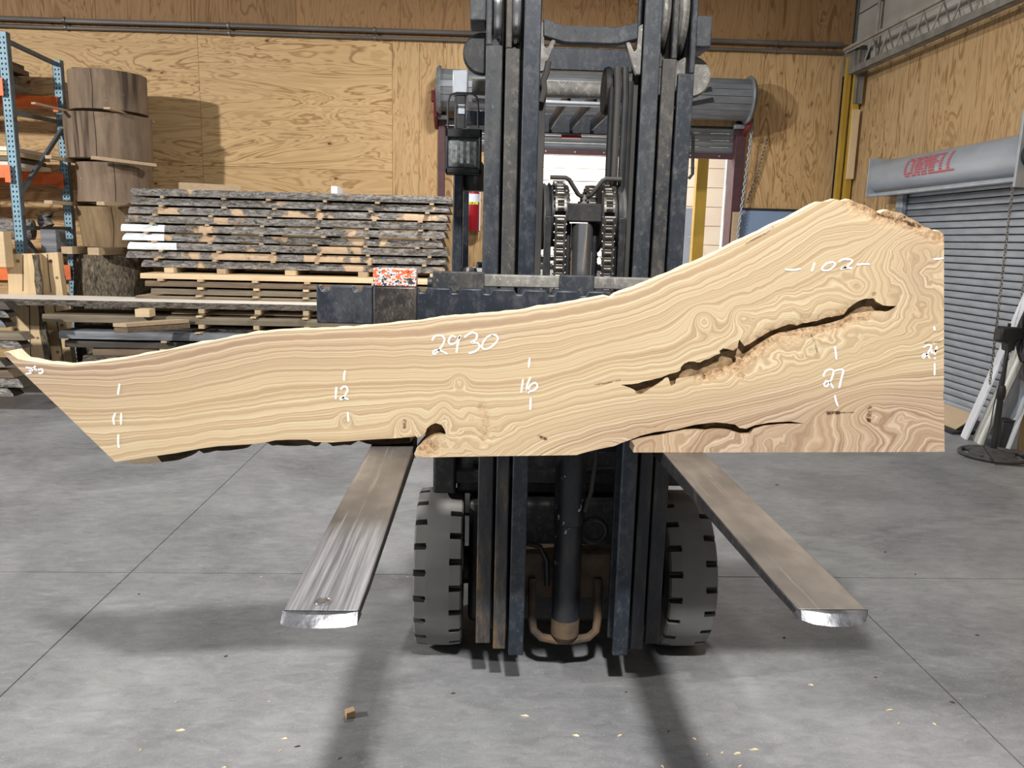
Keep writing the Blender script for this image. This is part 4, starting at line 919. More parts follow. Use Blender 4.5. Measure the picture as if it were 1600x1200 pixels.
bot2_px = [(971, 692), (960, 697), (949, 699), (939, 701), (920, 705.5), (907, 709), (901, 711), (840, 712), (760, 713), (675, 714.5), (655, 714.5), (649, 713.5), (647, 709), (650, 703), (655, 697), (661, 690), (672, 683.5), (688, 678), (692, 678.5), (697, 678.5), (694, 670), (690, 664), (681, 661), (673, 664), (667, 669.5), (665, 676), (659, 681.5), (652, 683.5), (649, 681.5), (640, 683), (632, 683.5), (615, 685), (592, 686), (570, 687.3), (545, 689.5), (517, 691.3), (490, 690.5), (480, 687), (450, 687), (430, 688), (412, 692), (400, 693.5), (377, 695), (342, 697), (312, 701), (275, 708), (225, 715), (200, 719), (180, 722)]
left_px = [(150, 693), (110, 654), (60, 606), (25, 572)]
outline = top_px+right_px+bot1_px+crack2_low+crack2_up+bot2_px+left_px
S5 = lambda pts: [(930+x/3.2, 440+y/3.2) for x, y in pts]
crack_up = S5([(128, 516), (180, 513), (215, 508), (240, 500), (285, 490), (330, 479), (370, 463), (410, 452), (425, 444), (430, 425), (445, 410), (468, 400), (490, 398), (508, 404), (525, 404), (545, 392), (570, 385), (600, 368), (625, 360), (621, 346), (640, 333), (665, 338), (690, 345), (712, 330), (716, 305), (721, 290), (735, 308), (747, 322), (770, 312), (790, 299), (820, 280), (850, 262), (875, 247), (900, 238), (935, 225), (970, 212), (990, 214), (1010, 219), (1035, 207), (1060, 206), (1085, 199), (1110, 196), (1135, 186), (1160, 178), (1180, 177), (1200, 172), (1225, 169), (1243, 163), (1253, 150), (1265, 135), (1285, 118), (1310, 101), (1330, 92), (1350, 85), (1372, 85), (1392, 83), (1405, 100), (1420, 108), (1440, 119), (1470, 122), (1505, 122)])
crack_lo = S5([(1490, 136), (1470, 146), (1450, 150), (1425, 146), (1400, 146), (1370, 147), (1340, 152), (1310, 156), (1275, 163), (1255, 178), (1240, 186), (1210, 197), (1180, 205), (1145, 214), (1110, 225), (1085, 224), (1060, 229), (1030, 232), (1000, 241), (975, 247), (950, 252), (925, 256), (900, 264), (880, 272), (860, 286), (830, 305), (800, 326), (780, 340), (760, 356), (748, 372), (735, 386), (718, 378), (700, 371), (705, 388), (703, 402), (680, 415), (660, 421), (640, 426), (600, 433), (580, 446), (560, 456), (530, 461), (500, 471), (465, 475), (430, 481), (412, 484), (403, 492), (400, 510), (380, 521), (374, 510), (371, 495), (366, 483), (357, 478), (347, 483), (340, 492), (320, 507), (300, 519), (282, 530), (265, 541), (248, 553), (230, 561), (215, 560), (200, 558), (203, 548), (193, 540), (176, 532), (158, 525)])
hole = crack_up+crack_lo
def resample(poly, d):
    out = []
    for i in range(len(poly)):
        a, b = poly[i], poly[(i+1) % len(poly)]; L = math.hypot(b[0]-a[0], b[1]-a[1]); n = max(1, int(L/d))
        for k in range(n): out.append((a[0]+(b[0]-a[0])*k/n, a[1]+(b[1]-a[1])*k/n))
    return out
def resample_open(poly, d):
    out = []
    for a, b in zip(poly, poly[1:]):
        n = max(1, int(math.hypot(b[0]-a[0], b[1]-a[1])/d)); out += [(a[0]+(b[0]-a[0])*k/n, a[1]+(b[1]-a[1])*k/n) for k in range(n)]
    return out+[poly[-1]]
outline_r = resample(outline, 9); hole_r = resample(hole, 7)
def inside(poly, X, Y):
    px = np.array([p[0] for p in poly]); py = np.array([p[1] for p in poly]); r = np.zeros(X.shape, bool); j = len(px)-1
    for i in range(len(px)):
        c = ((py[i] > Y) != (py[j] > Y)) & (X < (px[j]-px[i])*(Y-py[i])/(py[j]-py[i]+1e-12)+px[i]); r ^= c; j = i
    return r
def segdist(poly, X, Y, closed=True):
    d = np.full(X.shape, 1e9); n = len(poly)
    for i in range(n if closed else n-1):
        ax, ay = poly[i]; bx, by = poly[(i+1) % n]; dx, dy = bx-ax, by-ay; L2 = dx*dx+dy*dy+1e-9
        tt = np.clip(((X-ax)*dx+(Y-ay)*dy)/L2, 0, 1); d = np.minimum(d, np.hypot(X-ax-tt*dx, Y-ay-tt*dy))
    return d
st = 7.0
gx, gy = np.meshgrid(np.arange(5, 1476, st), np.arange(308, 724, st)); gx = gx+(np.arange(gx.shape[0]) % 2)[:, None]*st/2
gx = gx.ravel(); gy = gy.ravel()
ok = inside(outline_r, gx, gy) & ~inside(hole_r, gx, gy)
ok &= (segdist(outline_r, gx, gy) > 3.5) & (segdist(hole_r, gx, gy) > 3.5)
DECAL = (([(1293, 645.5), (1310, 645)], 2.6), ([(1310, 645), (1334, 644.5)], 0.7), ([(1359, 638), (1358, 648)], 3.5), ([(1356, 656), (1358, 657)], 3), ([(632, 658), (632, 667)], 2.6), ([(1445, 536), (1460, 535), (1475, 533)], 0.7), ([(930, 601), (945, 599), (968, 594)], 0.8), ([(842, 682), (853, 686)], 2), ([(1365, 459), (1366, 459)], 2.5), ([(1266, 520), (1272, 533), (1277, 550)], 0.8), ([(1370, 334), (1384, 339), (1402, 342), (1418, 347), (1434, 352)], 1.6), ([(1400, 345), (1415, 338)], 2), ([(1420, 350), (1436, 354)], 2.5), ([(1208, 354), (1200, 363), (1184, 371), (1165, 381)], 0.7))
extra = []
for ln, r_ in DECAL:
    xs_ = [p[0] for p in ln]; ys_ = [p[1] for p in ln]
    hx, hy = np.meshgrid(np.arange(min(xs_)-5, max(xs_)+5.1, 1.7), np.arange(min(ys_)-5, max(ys_)+5.1, 1.7)); hx = hx.ravel(); hy = hy.ravel()
    q = (segdist(ln, hx, hy, False) < r_+3) & inside(outline_r, hx, hy) & ~inside(hole_r, hx, hy) & (segdist(outline_r, hx, hy) > 1.5) & (segdist(hole_r, hx, hy) > 1.5)
    extra += list(zip(hx[q], hy[q]))
pts = outline_r+hole_r+list(zip(gx[ok], gy[ok]))+extra
no, nh = len(outline_r), len(hole_r)
edges = [(i, (i+1) % no) for i in range(no)]+[(no+i, no+(i+1) % nh) for i in range(nh)]
vv, ee, ff, *_ = geometry.delaunay_2d_cdt([Vector(p) for p in pts], edges, [], 0, 1e-4)
vx = np.array([v[0] for v in vv]); vy = np.array([v[1] for v in vv]); ff = np.array([f for f in ff])
cx_ = vx[ff].mean(1); cy_ = vy[ff].mean(1)
keep = inside(outline_r, cx_, cy_) & ~inside(hole_r, cx_, cy_); ff = ff[keep]

# grain field: traced flow lines, thin-plate interpolation
LN = [
 (0.0, [(40, 563), (110, 571), (200, 560), (300, 540), (400, 521), (500, 515), (600, 508), (700, 496), (800, 488), (900, 472), (1000, 447), (1100, 405), (1200, 355), (1280, 315)]),
 (1.0, [(57, 596), (175, 602), (250, 594), (400, 562), (450, 555), (550, 555), (675, 555), (800, 537), (867, 529), (987, 502), (1093, 460), (1200, 407), (1285, 352), (1345, 322)]),
 (2.0, [(85, 622), (160, 626), (250, 618), (330, 604), (400, 588), (430, 583), (520, 582), (650, 577), (750, 577), (827, 567), (907, 549), (1000, 527), (1067, 497), (1088, 482), (1147, 468), (1200, 449), (1247, 423), (1285, 398), (1330, 384), (1364, 373), (1388, 360)]),
 (3.0, [(115, 655), (250, 648), (400, 630), (520, 615), (700, 610), (760, 612), (840, 610), (907, 592), (987, 571), (1053, 560), (1110, 535), (1150, 517), (1200, 480), (1260, 450), (1310, 430), (1340, 428), (1352, 440), (1350, 458)]),
 (3.7, [(1180, 500), (1210, 485), (1240, 480), (1262, 485), (1260, 500)]),
 (4.0, [(165, 705), (300, 687), (420, 672), (550, 660), (640, 645), (700, 636), (760, 640), (830, 634), (900, 612), (960, 600)]),
 (4.4, [(225, 712), (330, 694), (450, 682), (560, 678), (640, 668)]),
 (5.0, [(760, 700), (800, 680), (850, 658), (930, 640), (1050, 625), (1150, 605), (1250, 575), (1320, 540), (1390, 515), (1425, 490), (1418, 450), (1400, 410), (1398, 375)]),
 (4.6, [(1000, 612), (1080, 600), (1150, 575), (1210, 545), (1280, 505), (1340, 495), (1385, 490), (1395, 470), (1380, 440), (1375, 400)]),
 (5.6, [(1475, 500), (1445, 520), (1460, 480), (1440, 440), (1430, 400)]),
 (6.0, [(850, 695), (950, 665), (1050, 646), (1150, 626), (1250, 603), (1330, 573), (1400, 550), (1475, 528)]),
 (7.0, [(900, 706), (1000, 672), (1100, 656), (1200, 637), (1280, 615), (1380, 585), (1475, 565)]),
 (8.0, [(1200, 656), (1260, 636), (1310, 616), (1380, 600), (1420, 600), (1475, 598)]),
 (9.0, [(1290, 705), (1300, 670), (1295, 640), (1330, 620), (1380, 612), (1420, 615), (1475, 618)]),
 (10.0, [(1350, 705), (1365, 670), (1350, 650), (1375, 630), (1410, 628), (1430, 632), (1475, 640)]),
 (11.0, [(1400, 705), (1415, 680), (1400, 655), (1420, 645), (1445, 660), (1475, 668)]),
 (12.0, [(1440, 705), (1450, 685), (1475, 690)]),
 (6.4, [(1000, 704), (1012, 688)]), (7.0, [(1050, 705), (1062, 684)]), (7.6, [(1100, 705), (1115, 682)]), (8.0, [(1150, 705), (1165, 684)]), (8.4, [(1200, 705), (1214, 676)]), (8.7, [(1245, 705), (1258, 672)]),
]
P = []; V = []
for v, ln in LN:
    for x, y in resample_open(ln, 42): P.append((x/100, y/100)); V.append(v)
P = np.array(P); V = np.array(V)
def tps(r2): return 0.5*r2*np.log(r2+1e-9)
D2 = ((P[:, None]-P[None])**2).sum(-1); n_ = len(P)
Am = np.zeros((n_+3, n_+3)); Am[:n_, :n_] = tps(D2)+np.eye(n_)*0.03; Am[:n_, n_] = 1; Am[:n_, n_+1:] = P; Am[n_, :n_] = 1; Am[n_+1:, :n_] = P.T
wt = np.linalg.solve(Am, np.concatenate([V, np.zeros(3)]))
Q = np.stack([vx/100, vy/100], 1)
grain = tps(((Q[:, None]-P[None])**2).sum(-1)) @ wt[:n_]+wt[n_]+Q @ wt[n_+1:]
def bl(cx, cy, rx, ry): return np.exp(-(((vx-cx)/rx)**2+((vy-cy)/ry)**2))
amp = 0.62*(0.9*bl(715, 678, 75, 38)+0.45*bl(1110, 595, 110, 22)+0.5*bl(1250, 540, 120, 35)+0.55*bl(1420, 440, 60, 90)+0.45*bl(1200, 470, 90, 45)+0.5*bl(1380, 665, 90, 45)+0.35*bl(1120, 690, 130, 25)+0.25*bl(1330, 440, 60, 60))+0.03
nzv = np.array([nz(x/32, y/26, 1.7)+0.5*nz(x/14, y/12, 5.1) for x, y in zip(vx, vy)])
grain = grain+amp*nzv
grain += 1.3*bl(695, 650, 30, 30)*np.sin(vx/9.0)*0.25
# round knots
for kx, ky, kr in ((1100, 500, 10), (1157, 496, 9), (718, 595, 7), (632, 662, 9), (1360, 650, 14), (540, 655, 6)):
    d = np.hypot(vx-kx, (vy-ky)*1.0); grain += 0.9*np.exp(-(d/(kr*1.6))**2)
low = crack_lo[6:42]
rot = np.clip(1.35-segdist(low, vx, vy, False)/15.0, 0, 1)
rot = np.maximum(rot, np.clip(1.2-segdist([(1330, 315), (1353, 324), (1375, 337), (1410, 342), (1440, 356), (1472, 372)], vx, vy, False)/14.0, 0, 1))
rot = np.maximum(rot, np.clip(1.3-np.hypot((vx-668)/1.1, vy-699)/19.0, 0, 1))
rot = np.maximum(rot, 0.6*np.clip(1.2-segdist([(752, 636), (760, 660), (757, 690)], vx, vy, False)/7.0, 0, 1))
rot = np.maximum(rot, np.clip(1.1-segdist([(1138, 560), (1150, 565), (1159, 590)], vx, vy, False)/7.0, 0, 1))
dk = np.zeros(vx.shape)
for ln, r_ in DECAL:
    dk = np.maximum(dk, np.clip((r_+0.9-segdist(ln, vx, vy, False))/1.4, 0, 1))
sm = lambda a: np.clip(a, 0, 1)
yt = np.interp(vx, [p[0] for p in top_px[2:]], [p[1] for p in top_px[2:]])
tone = 0.95*sm(1-(vy-yt)/85)*sm(1.3-vx/1000)+0.75*sm((vx-850)/250)*sm((vy-560-(1475-vx)*0.10)/60)*1.3+0.5*bl(1440, 420, 50, 80)+0.35*bl(980, 690, 120, 22)
tone = sm(tone)

sl = empty('live_edge_slab', (0.0, YS+TH/2, 1.038), 'huge pale live edge wood slab standing upright across the forklift forks', 'slab')
rl = random.Random(3)
front = [SP(x, y) for x, y in zip(vx, vy)]
nv = len(front); V3 = list(front); F3 = [tuple(int(i) for i in f) for f in ff]; MI = [0]*len(F3)
# sides of the outline: front -> back, with the wane of the natural edge
opx = [(vx[i], vy[i]) for i in range(no)]
def back_off(x, y, i):
    """image-space shift of the back edge, so bark shows below the left underside"""
    if 180 < x < 648 and y > 640:
        k = 0
        for c_, w_, h_ in ((242, 52, 0.013), (345, 40, 0.006), (455, 42, 0.011), (535, 22, 0.003), (615, 48, 0.012)): k = max(k, h_*max(0, 1-((x-c_)/w_)**2)**0.6)
        return -(0.010+0.012*(k > 0)+k)
    return 0
ring = list(range(no)); mids = []; backs = []
for i in ring:
    p = front[i]; x, y = opx[i]
    n2 = 0.004*nz(x/17, y/17, 3)
    dz = back_off(x, y, i)
    nat = (y < yt[i]+6 and x > 20)
    mids.append(len(V3)); V3.append(Vector((p.x, YS+TH*0.45, p.z+dz*0.75+(0.003 if nat else 0)+n2*(1 if nat or dz else 0.1))))
    backs.append(len(V3)); V3.append(Vector((p.x, YS+TH, p.z+dz+(-0.004 if nat else 0)+n2*(1 if nat or dz else 0.1))))
for i in ring:
    j = (i+1) % no; x, y = opx[i]
    mt = 1
    if 180 < x < 650 and y > 640 and y < 712: mt = 2
    if (985 < x < 1260 and 655 < y < 692): mt = 3
    if 648 < x < 700 and 658 < y < 700: mt = 3
    if 900 < x < 985 and y > 685: mt = 2
    if 1335 < x < 1474 and y < 372: mt = 4
    F3.append((i, j, mids[j], mids[i])); MI.append(mt); F3.append((mids[i], mids[j], backs[j], backs[i])); MI.append(mt)
# hollow crack: ragged walls down to a rotten floor
hr = list(range(no, no+nh)); hm = []; hb = []
hcx = sum(p[0] for p in hole_r)/nh
for i in hr:
    p = front[i]; x, y = vx[i], vy[i]; q = 0.006*nz(x/9, y/9, 8)
    hm.append(len(V3)); V3.append(Vector((p.x+q, YS+0.010, p.z+q-0.002)))
    hb.append(len(V3)); V3.append(Vector((p.x+2*q, YS+0.020, p.z-0.004+2*q)))
for k in range(nh):
    l = (k+1) % nh; i, j = hr[k], hr[l]
    F3.append((i, hm[k], hm[l], j)); MI.append(3); F3.append((hm[k], hb[k], hb[l], hm[l])); MI.append(3)
F3.append(tuple(hb)); MI.append(3)
F3.append(tuple(reversed(backs))); MI.append(1)
mb = MB(); mb.v = V3; mb.f = F3; mb.mi = MI
body = mb.build('slab_body', ['slab', 'slab_edge', 'slab_bark', 'cavity', 'slab_edge'], sl, smooth=0, fix=False)
for nm, arr in (('grain', grain), ('rot', rot), ('dark', dk), ('tone', tone)):
    at = body.data.attributes.new(nm, 'FLOAT', 'POINT'); full = np.zeros(len(V3)); full[:nv] = arr
    if nm == 'grain': full[nv:] = 3
    at.data.foreach_set('value', full.astype(np.float32))
# backing that closes the bottom crack and the left notch at half depth
def plug(px, nm):
    m = MB(); k = len(px); a = [SP(x, y, YS+0.028)+Vector((0, 0, 0.006*nz(x/8, y/8))) for x, y in px]; b = [p+Vector((0, 0.018, 0)) for p in a]
    m.add(a+b, [tuple(range(k)), tuple(range(2*k-1, k-1, -1))]+[(i, (i+1) % k, (i+1) % k+k, i+k) for i in range(k)]); m.build(nm, 'cavity', sl, smooth=0)
plug([(1000, 690), (1030, 684), (1090, 676), (1150, 682), (1180, 680), (1250, 664), (1250, 656), (1150, 656), (1120, 652), (1060, 664), (1000, 676)], 'crack_backing')
plug([(668, 690), (700, 684), (702, 660), (672, 656), (662, 672)], 'crack_backing')

# chalk writing
def A_(x, y): return (x/4, 480+y/4)
def B_(x, y): return (400+x/4, 480+y/4)
def C_(x, y): return (800+x/3.75, 420+y/3.75)
def D_(x, y): return (1150+x/4.446, 290+y/4.446)
def F_(x, y): return (1150+x/4.2857, 440+y/4.2857)
CH_ = [
 (A_, [[(160, 376), (185, 380), (207, 382), (222, 366)], [(207, 382), (196, 398), (180, 395)], [(196, 398), (188, 413), (160, 416)], [(207, 382), (235, 396)], [(230, 394), (262, 388), (263, 410), (240, 412)]]),
 (A_, [[(747, 478), (742, 510), (736, 548)]]), (A_, [[(722, 660), (708, 695), (713, 735)], [(757, 660), (755, 735)]]), (A_, [[(740, 793), (738, 840), (742, 880)]]),
 (B_, [[(557, 395), (550, 430), (550, 460)]]), (B_, [[(502, 498), (497, 575)], [(528, 517), (545, 497), (566, 500), (570, 525), (545, 565), (530, 578), (528, 568), (545, 565), (578, 576)]]), (B_, [[(573, 655), (577, 717)]]),
 (B_, [[(1100, 210), (1118, 182), (1158, 178), (1178, 200), (1165, 238), (1120, 292), (1107, 285), (1120, 268), (1150, 270), (1196, 292)], [(1248, 188), (1222, 180), (1203, 212), (1218, 232), (1252, 218), (1276, 178), (1262, 225), (1252, 286)], [(1300, 190), (1345, 160), (1380, 170), (1372, 203), (1345, 222), (1385, 225), (1396, 248), (1370, 276), (1328, 288)], [(1478, 172), (1440, 190), (1411, 240), (1427, 262), (1467, 250), (1510, 205), (1500, 176), (1468, 172)]]),
 (C_, [[(103, 522), (97, 580)]]), (C_, [[(65, 645), (53, 727)], [(108, 635), (88, 685), (92, 715), (125, 713), (148, 690), (138, 668), (112, 678), (95, 705), (98, 730)]]), (C_, [[(110, 754), (106, 828)]]),
 (D_, [[(340, 582), (395, 586), (452, 578)], [(547, 533), (525, 598)], [(632, 538), (600, 568), (605, 588), (648, 585), (688, 550), (672, 532), (630, 540)], [(712, 530), (745, 512), (800, 515), (802, 535), (755, 570), (730, 580), (752, 568), (808, 576)], [(838, 549), (885, 546), (930, 546)]]),
 (D_, [[(1370, 512), (1442, 505)]]),
 (F_, [[(1326, 300), (1330, 328)]]), (F_, [[(1255, 442), (1283, 425), (1308, 432), (1290, 470), (1254, 512), (1253, 490), (1275, 485), (1300, 516)], [(1313, 455), (1310, 475), (1332, 470), (1346, 432)], [(1340, 455), (1328, 492)], [(1330, 508), (1334, 520)]]), (F_, [[(1330, 545), (1329, 628)]]),
 (F_, [[(662, 433), (668, 480), (672, 522)]]), (F_, [[(584, 638), (598, 602), (630, 588), (652, 600), (640, 650), (608, 702), (590, 690), (606, 666), (630, 680), (652, 713)], [(660, 600), (690, 590), (718, 595), (705, 650), (690, 713)]]), (F_, [[(662, 760), (670, 800), (684, 836)]]),
]
def smooth_line(pts, n=5):
    if len(pts) < 3: return [(pts[0][0]+(pts[1][0]-pts[0][0])*i/n, pts[0][1]+(pts[1][1]-pts[0][1])*i/n) for i in range(n+1)]
    out = []; p = [pts[0]]+list(pts)+[pts[-1]]
    for i in range(1, len(p)-2):
        for k in range(n):
            u = k/n; out.append(tuple(0.5*((2*p[i][c])+(-p[i-1][c]+p[i+1][c])*u+(2*p[i-1][c]-5*p[i][c]+4*p[i+1][c]-p[i+2][c])*u*u+(-p[i-1][c]+3*p[i][c]-3*p[i+1][c]+p[i+2][c])*u**3) for c in (0, 1)))
    return out+[pts[-1]]
for fn, strokes in CH_:
    m = MB()
    for s_ in strokes:
        l = smooth_line([fn(*q) for q in s_]); k = len(l); vs = []
        for i, (x, y) in enumerate(l):
            a, b = l[max(i-1, 0)], l[min(i+1, k-1)]; dx, dy = b[0]-a[0], b[1]-a[1]; L = math.hypot(dx, dy)+1e-9
            wd = (1.45+0.35*nz(x/6, y/6))*(0.65 if i in (0, k-1) else 1); ox, oy = -dy/L*wd, dx/L*wd
            for sgn in (-1, 1):
                q = SP(x+ox*sgn, y+oy*sgn, YS-0.0012); vs.append(q)
        m.add(vs, [(2*i, 2*i+1, 2*i+3, 2*i+2) for i in range(k-1)])
    m.build('chalk_marking', 'chalk', sl, smooth=0, fix=False)
# ================================================================== LUMBER ON THE LEFT
def live_slab(name, label, xl, xr, yf, depth, zb, th, seed, mt, group, top='pine_x', rough=0.03, bev=0.03, paint=0.0, n=46, tilt=0.0, skew=(0, 0), lift=0.0):
    """sawn slab with a ragged bark-covered front edge; own parts: sawn faces, bark edge, painted end"""
    e = empty(name, ((xl+xr)/2, yf+depth/2, zb), label, 'lumber', group)
    def f(u): x = xl+(xr-xl)*u; return rough*(nz(x*1.3, seed)+0.5*nz(x*4.1, seed+3)+0.22*nz(x*11, seed+9))+abs(bev)*0.3
    rows = []
    for i in range(n+1):
        u = i/n; x = xl+(xr-xl)*u; y = yf+f(u); b = bev*(0.8+0.5*nz(x*0.8, seed+20)); z0 = zb+tilt*(x-xl); jz = 0.0015*nz(x*3, seed+31)+lift*nz(x*0.6, seed)
        sk0 = 0
        if i == 0: sk0 = skew[0]
        if i == n: sk0 = skew[1]
        rows.append([(x+sk0, y+max(b, 0.0)+0.004, z0+th+jz), (x+sk0*0.6, y+max(b, 0)*0.45, z0+th*0.80+jz), (x+sk0*0.2, y+0.004*nz(x*9, seed+5), z0+th*0.42), (x, y+max(-b, 0), z0+jz*0.5), (x, yf+depth, z0+jz*0.5), (x+sk0, yf+depth, z0+th+jz)])
    # sawn body
    m = MB(); k = 6
    vs = [p for r in rows for p in r]
    fs = []
    for i in range(n):
        a, c = i*k, (i+1)*k
        for j in (3, 4, 5): fs.append((a+j, a+(j+1) % k, c+(j+1) % k, c+j))
    fs += [tuple(range(k)), tuple(n*k+j for j in reversed(range(k)))]
    m.add(vs, fs); m.build('sawn_face', top, e, smooth=30)
    m = MB(); vs = [p for r in rows for p in r[:4]]; fs = [(i*4+j, i*4+j+1, (i+1)*4+j+1, (i+1)*4+j) for i in range(n) for j in range(3)]
    m.add(vs, fs); m.build('bark_edge', mt, e, smooth=50)
    if paint:
        sel = [r for r in rows if r[0][0] <= xl+paint*(1+0.08*nz(seed*3.3))]
        vs = []
        for r in sel:
            for (x, y, z) in r[:4]: vs.append((x-0.001, y-0.004, z+(0.001 if z > zb+th*0.5 else -0.001)))
        m = MB(); m.add(vs, [(i*4+j, i*4+j+1, (i+1)*4+j+1, (i+1)*4+j) for i in range(len(sel)-1) for j in range(3)]); m.build('white_end_paint', 'white_paint', e, smooth=50)
    return e
def sticker(x, yf, zb, h, w_, label, group, length=0.5, proud=0.03, ang=0.0, mt='sticker'):
    m = MB(); co, si = math.cos(ang), math.sin(ang)
    v = []
    for z in (zb, zb+h):
        for a, b in ((-w_/2, -proud), (w_/2, -proud), (w_/2, length), (-w_/2, length)): v.append((x+a*co-b*si, yf+a*si+b*co, z))
    m.hexa(v); o = m.build('stacking_strip', mt); tag(o, label, 'strip', group); return o

# ---- tall pile of nine bark-edged slabs
YU = 8.5; G1 = 'bark edged slabs of the tall pile'; G1s = 'stacking strips of the tall pile'
ztop = PY(450, 300.5, YU).z; pitch = 0.0915; th = 0.071
Lx = [206, 204, 199, 193, 188, 187, 197, 192, 214]; Rx = [707, 703, 700, 700, 697, 693, 700, 699, 697]
mts = ['bark', 'bark_mid', 'bark_tan', 'bark', 'bark_mid', 'bark_mid', 'bark_mid', 'bark_tan', 'bark_mid']
look = ['grey bark edge, topmost', 'bark edge with a bare patch, second from top', 'long bare tan stretch, third from top', 'cracked grey bark, fourth from top', 'white painted left end, fifth from top', 'white painted left end, sixth from top', 'shorter white painted left end, seventh from top', 'tan left end and bare patches, eighth from top', 'dark shaded edge, lowest']
for i in range(9):
    zt_ = ztop-pitch*i; xl = PY(Lx[i], 350, YU).x; xr = PY(Rx[i], 350, YU).x
    live_slab('live_edge_board', f'long slab in the tall bark-edged pile: {look[i]}', xl, xr, YU+rnd.uniform(-0.03, 0.03), 0.85, zt_-th, th, 11.3+i*7.7, mts[i], G1, paint=(0.50, 0.50, 0.52)[i-4] if i in (4, 5, 6) else 0, bev=0.028*(1 if i % 3 else -0.4), skew=(0.05*rnd.random(), -0.03), top='sawn_olive')
    if i < 8:
        us = [0.09, 0.27, 0.44, 0.60, 0.76, 0.93]
        for k, u in enumerate(us):
            x = xl+(xr-xl)*(u+rnd.uniform(-0.02, 0.02))
            sticker(x, YU+0.02, zt_-pitch+0.0005, pitch-th-0.001, 0.042+rnd.uniform(-.006, .008), f'small strip under the {ORD[i]} slab of the tall bark-edged pile, {ORD[k]} from the left', G1s, 0.8, rnd.uniform(0.005, 0.045), rnd.uniform(-0.04, 0.04))
zlow = ztop-pitch*8-th
# offcuts lying on top of the tall pile
a = PY(288, 292, 8.75)
m = MB(); c = Vector((a.x, 8.62, ztop+0.004)); d = Vector((0.52, 0.28, 0)).normalized(); sd = Vector((-d.y, d.x, 0))
m.hexa([c, c+sd*0.09, c+sd*0.09+d*0.62, c+d*0.62, c+Vector((0, 0, .075)), c+sd*0.09+Vector((0, 0, .075)), c+sd*0.09+d*0.62+Vector((0, 0, .075)), c+d*0.62+Vector((0, 0, .075))])
tag(m.build('timber_offcut', 'sticker', None, 0.003), 'short timber offcut lying slanted on top of the tall slab pile', 'offcut')
a = PY(517, 291, 8.66); b = PY(527, 302, 8.66)
m = MB(); m.box((a.x, 8.66, ztop+0.004), (b.x, 9.0, ztop+0.085)); tag(m.build('timber_offcut', 'white', None, 0.003), 'small white ended block on top of the tall slab pile', 'offcut')
# bearer blocks under the tall pile
zA = PY(300, 430, 8.3).z
for k, (x0, x1) in enumerate(((258, 273), (340, 354), (446, 463), (560, 575), (672, 690))):
    a = PY(x0, 420, 8.5).x; b = PY(x1, 420, 8.5).x
    m = MB(); m.box((a, 8.47, zA+0.011), (b, 9.15, zlow-0.003)); tag(m.build('bearer_block', 'sticker' if k % 2 else 'pine_x', None, 0.003), f'short square bearer carrying the tall slab pile, {ORD[k]} from the left', 'bearer', 'bearers under the tall pile')

# ---- lower pile in front
G2 = 'boards of the lower pile'; G2s = 'stacking strips of the lower pile'
def low(label, x0, x1, y0, y1, Y, mt, top, seed, depth=0.9, bev=0.01, rough=0.015, **kw):
    """x0,x1 ends and y0,y1 top/bottom of the front edge near x=300 in the photo"""
    a = PY(300, y0, Y); b = PY(300, y1, Y); xl = PY(x0, y0, Y).x; xr = PY(x1, y0, Y).x
    e = live_slab('sawn_board', label, xl, xr, Y, depth, b.z, a.z-b.z, seed, mt, G2, top, rough, bev, **kw); return xl, xr, b.z, a.z
rows = []
rows.append((8.30,)+low('pale sawn board on top of the lower lumber pile', 219, 690, 428.5, 436.5, 8.30, 'pine_x', 'pine_x', 3.1))
rows.append((8.30,)+low('dark brown board second from the top of the lower pile', 226, 690, 440, 448.5, 8.30, 'sawn_brown', 'sawn_brown', 5.1))
rows.append((8.30,)+low('greyish board third from the top of the lower pile', 236, 690, 452, 460.5, 8.30, 'sawn_olive', 'sawn_olive', 7.1))
rows.append((8.26,)+low('thin pale board just above the long white topped board', 211, 690, 464, 467.5, 8.26, 'sawn_olive', 'pine_x', 9.1))
rows.append((7.85,)+low('long white topped board with bark edge reaching the left frame edge', -60, 640, 473.5, 482.5, 7.85, 'bark_dark', 'white_face', 11.1, 0.60, 0.03, 0.02))
rows.append((7.97,)+low('thin pale board below the white topped board', 268, 640, 487.5, 491, 7.97, 'sawn_olive', 'pine_x', 13.1))
rows.append((7.85,)+low('long greyish brown plank under the white topped board', 66, 640, 495.5, 507, 7.85, 'sawn_olive', 'sawn_olive', 15.1, 0.60))
rows.append((7.97,)+low('dark bark edged board below the greyish brown plank', 246, 640, 511, 516.5, 7.97, 'bark_dark', 'sawn_olive', 17.1))
rows.append((7.80,)+low('wide weathered grey slab above the dark boards', 91, 600, 521, 533, 7.80, 'sawn_grey', 'sawn_grey', 19.1, 0.62))
rows.append((7.84,)+low('dark board directly under the weathered grey slab', 101, 600, 535.5, 546, 7.84, 'sawn_dark', 'sawn_dark', 21.1, 0.58))
rows.append((7.86,)+low('dark shorter board second below the weathered grey slab', 144, 600, 547, 558, 7.86, 'sawn_brown', 'sawn_dark', 23.1, 0.56))
rows.append((7.84,)+low('dark bark edged board third below the weathered grey slab', 128, 600, 559, 571, 7.84, 'bark_dark', 'sawn_dark', 25.1, 0.58, bev=0.03))
rows.append((7.86,)+low('lowest dark board of the lower pile', 150, 600, 574, 590, 7.86, 'sawn_dark', 'sawn_dark', 27.1, 0.56))
names = ['pale top board', 'dark brown board', 'greyish third board', 'thin pale board above the white topped board', 'white topped board', 'thin pale board below the white topped board', 'greyish brown plank', 'dark bark edged board', 'weathered grey slab', 'dark board under the grey slab', 'dark shorter board', 'third dark board']
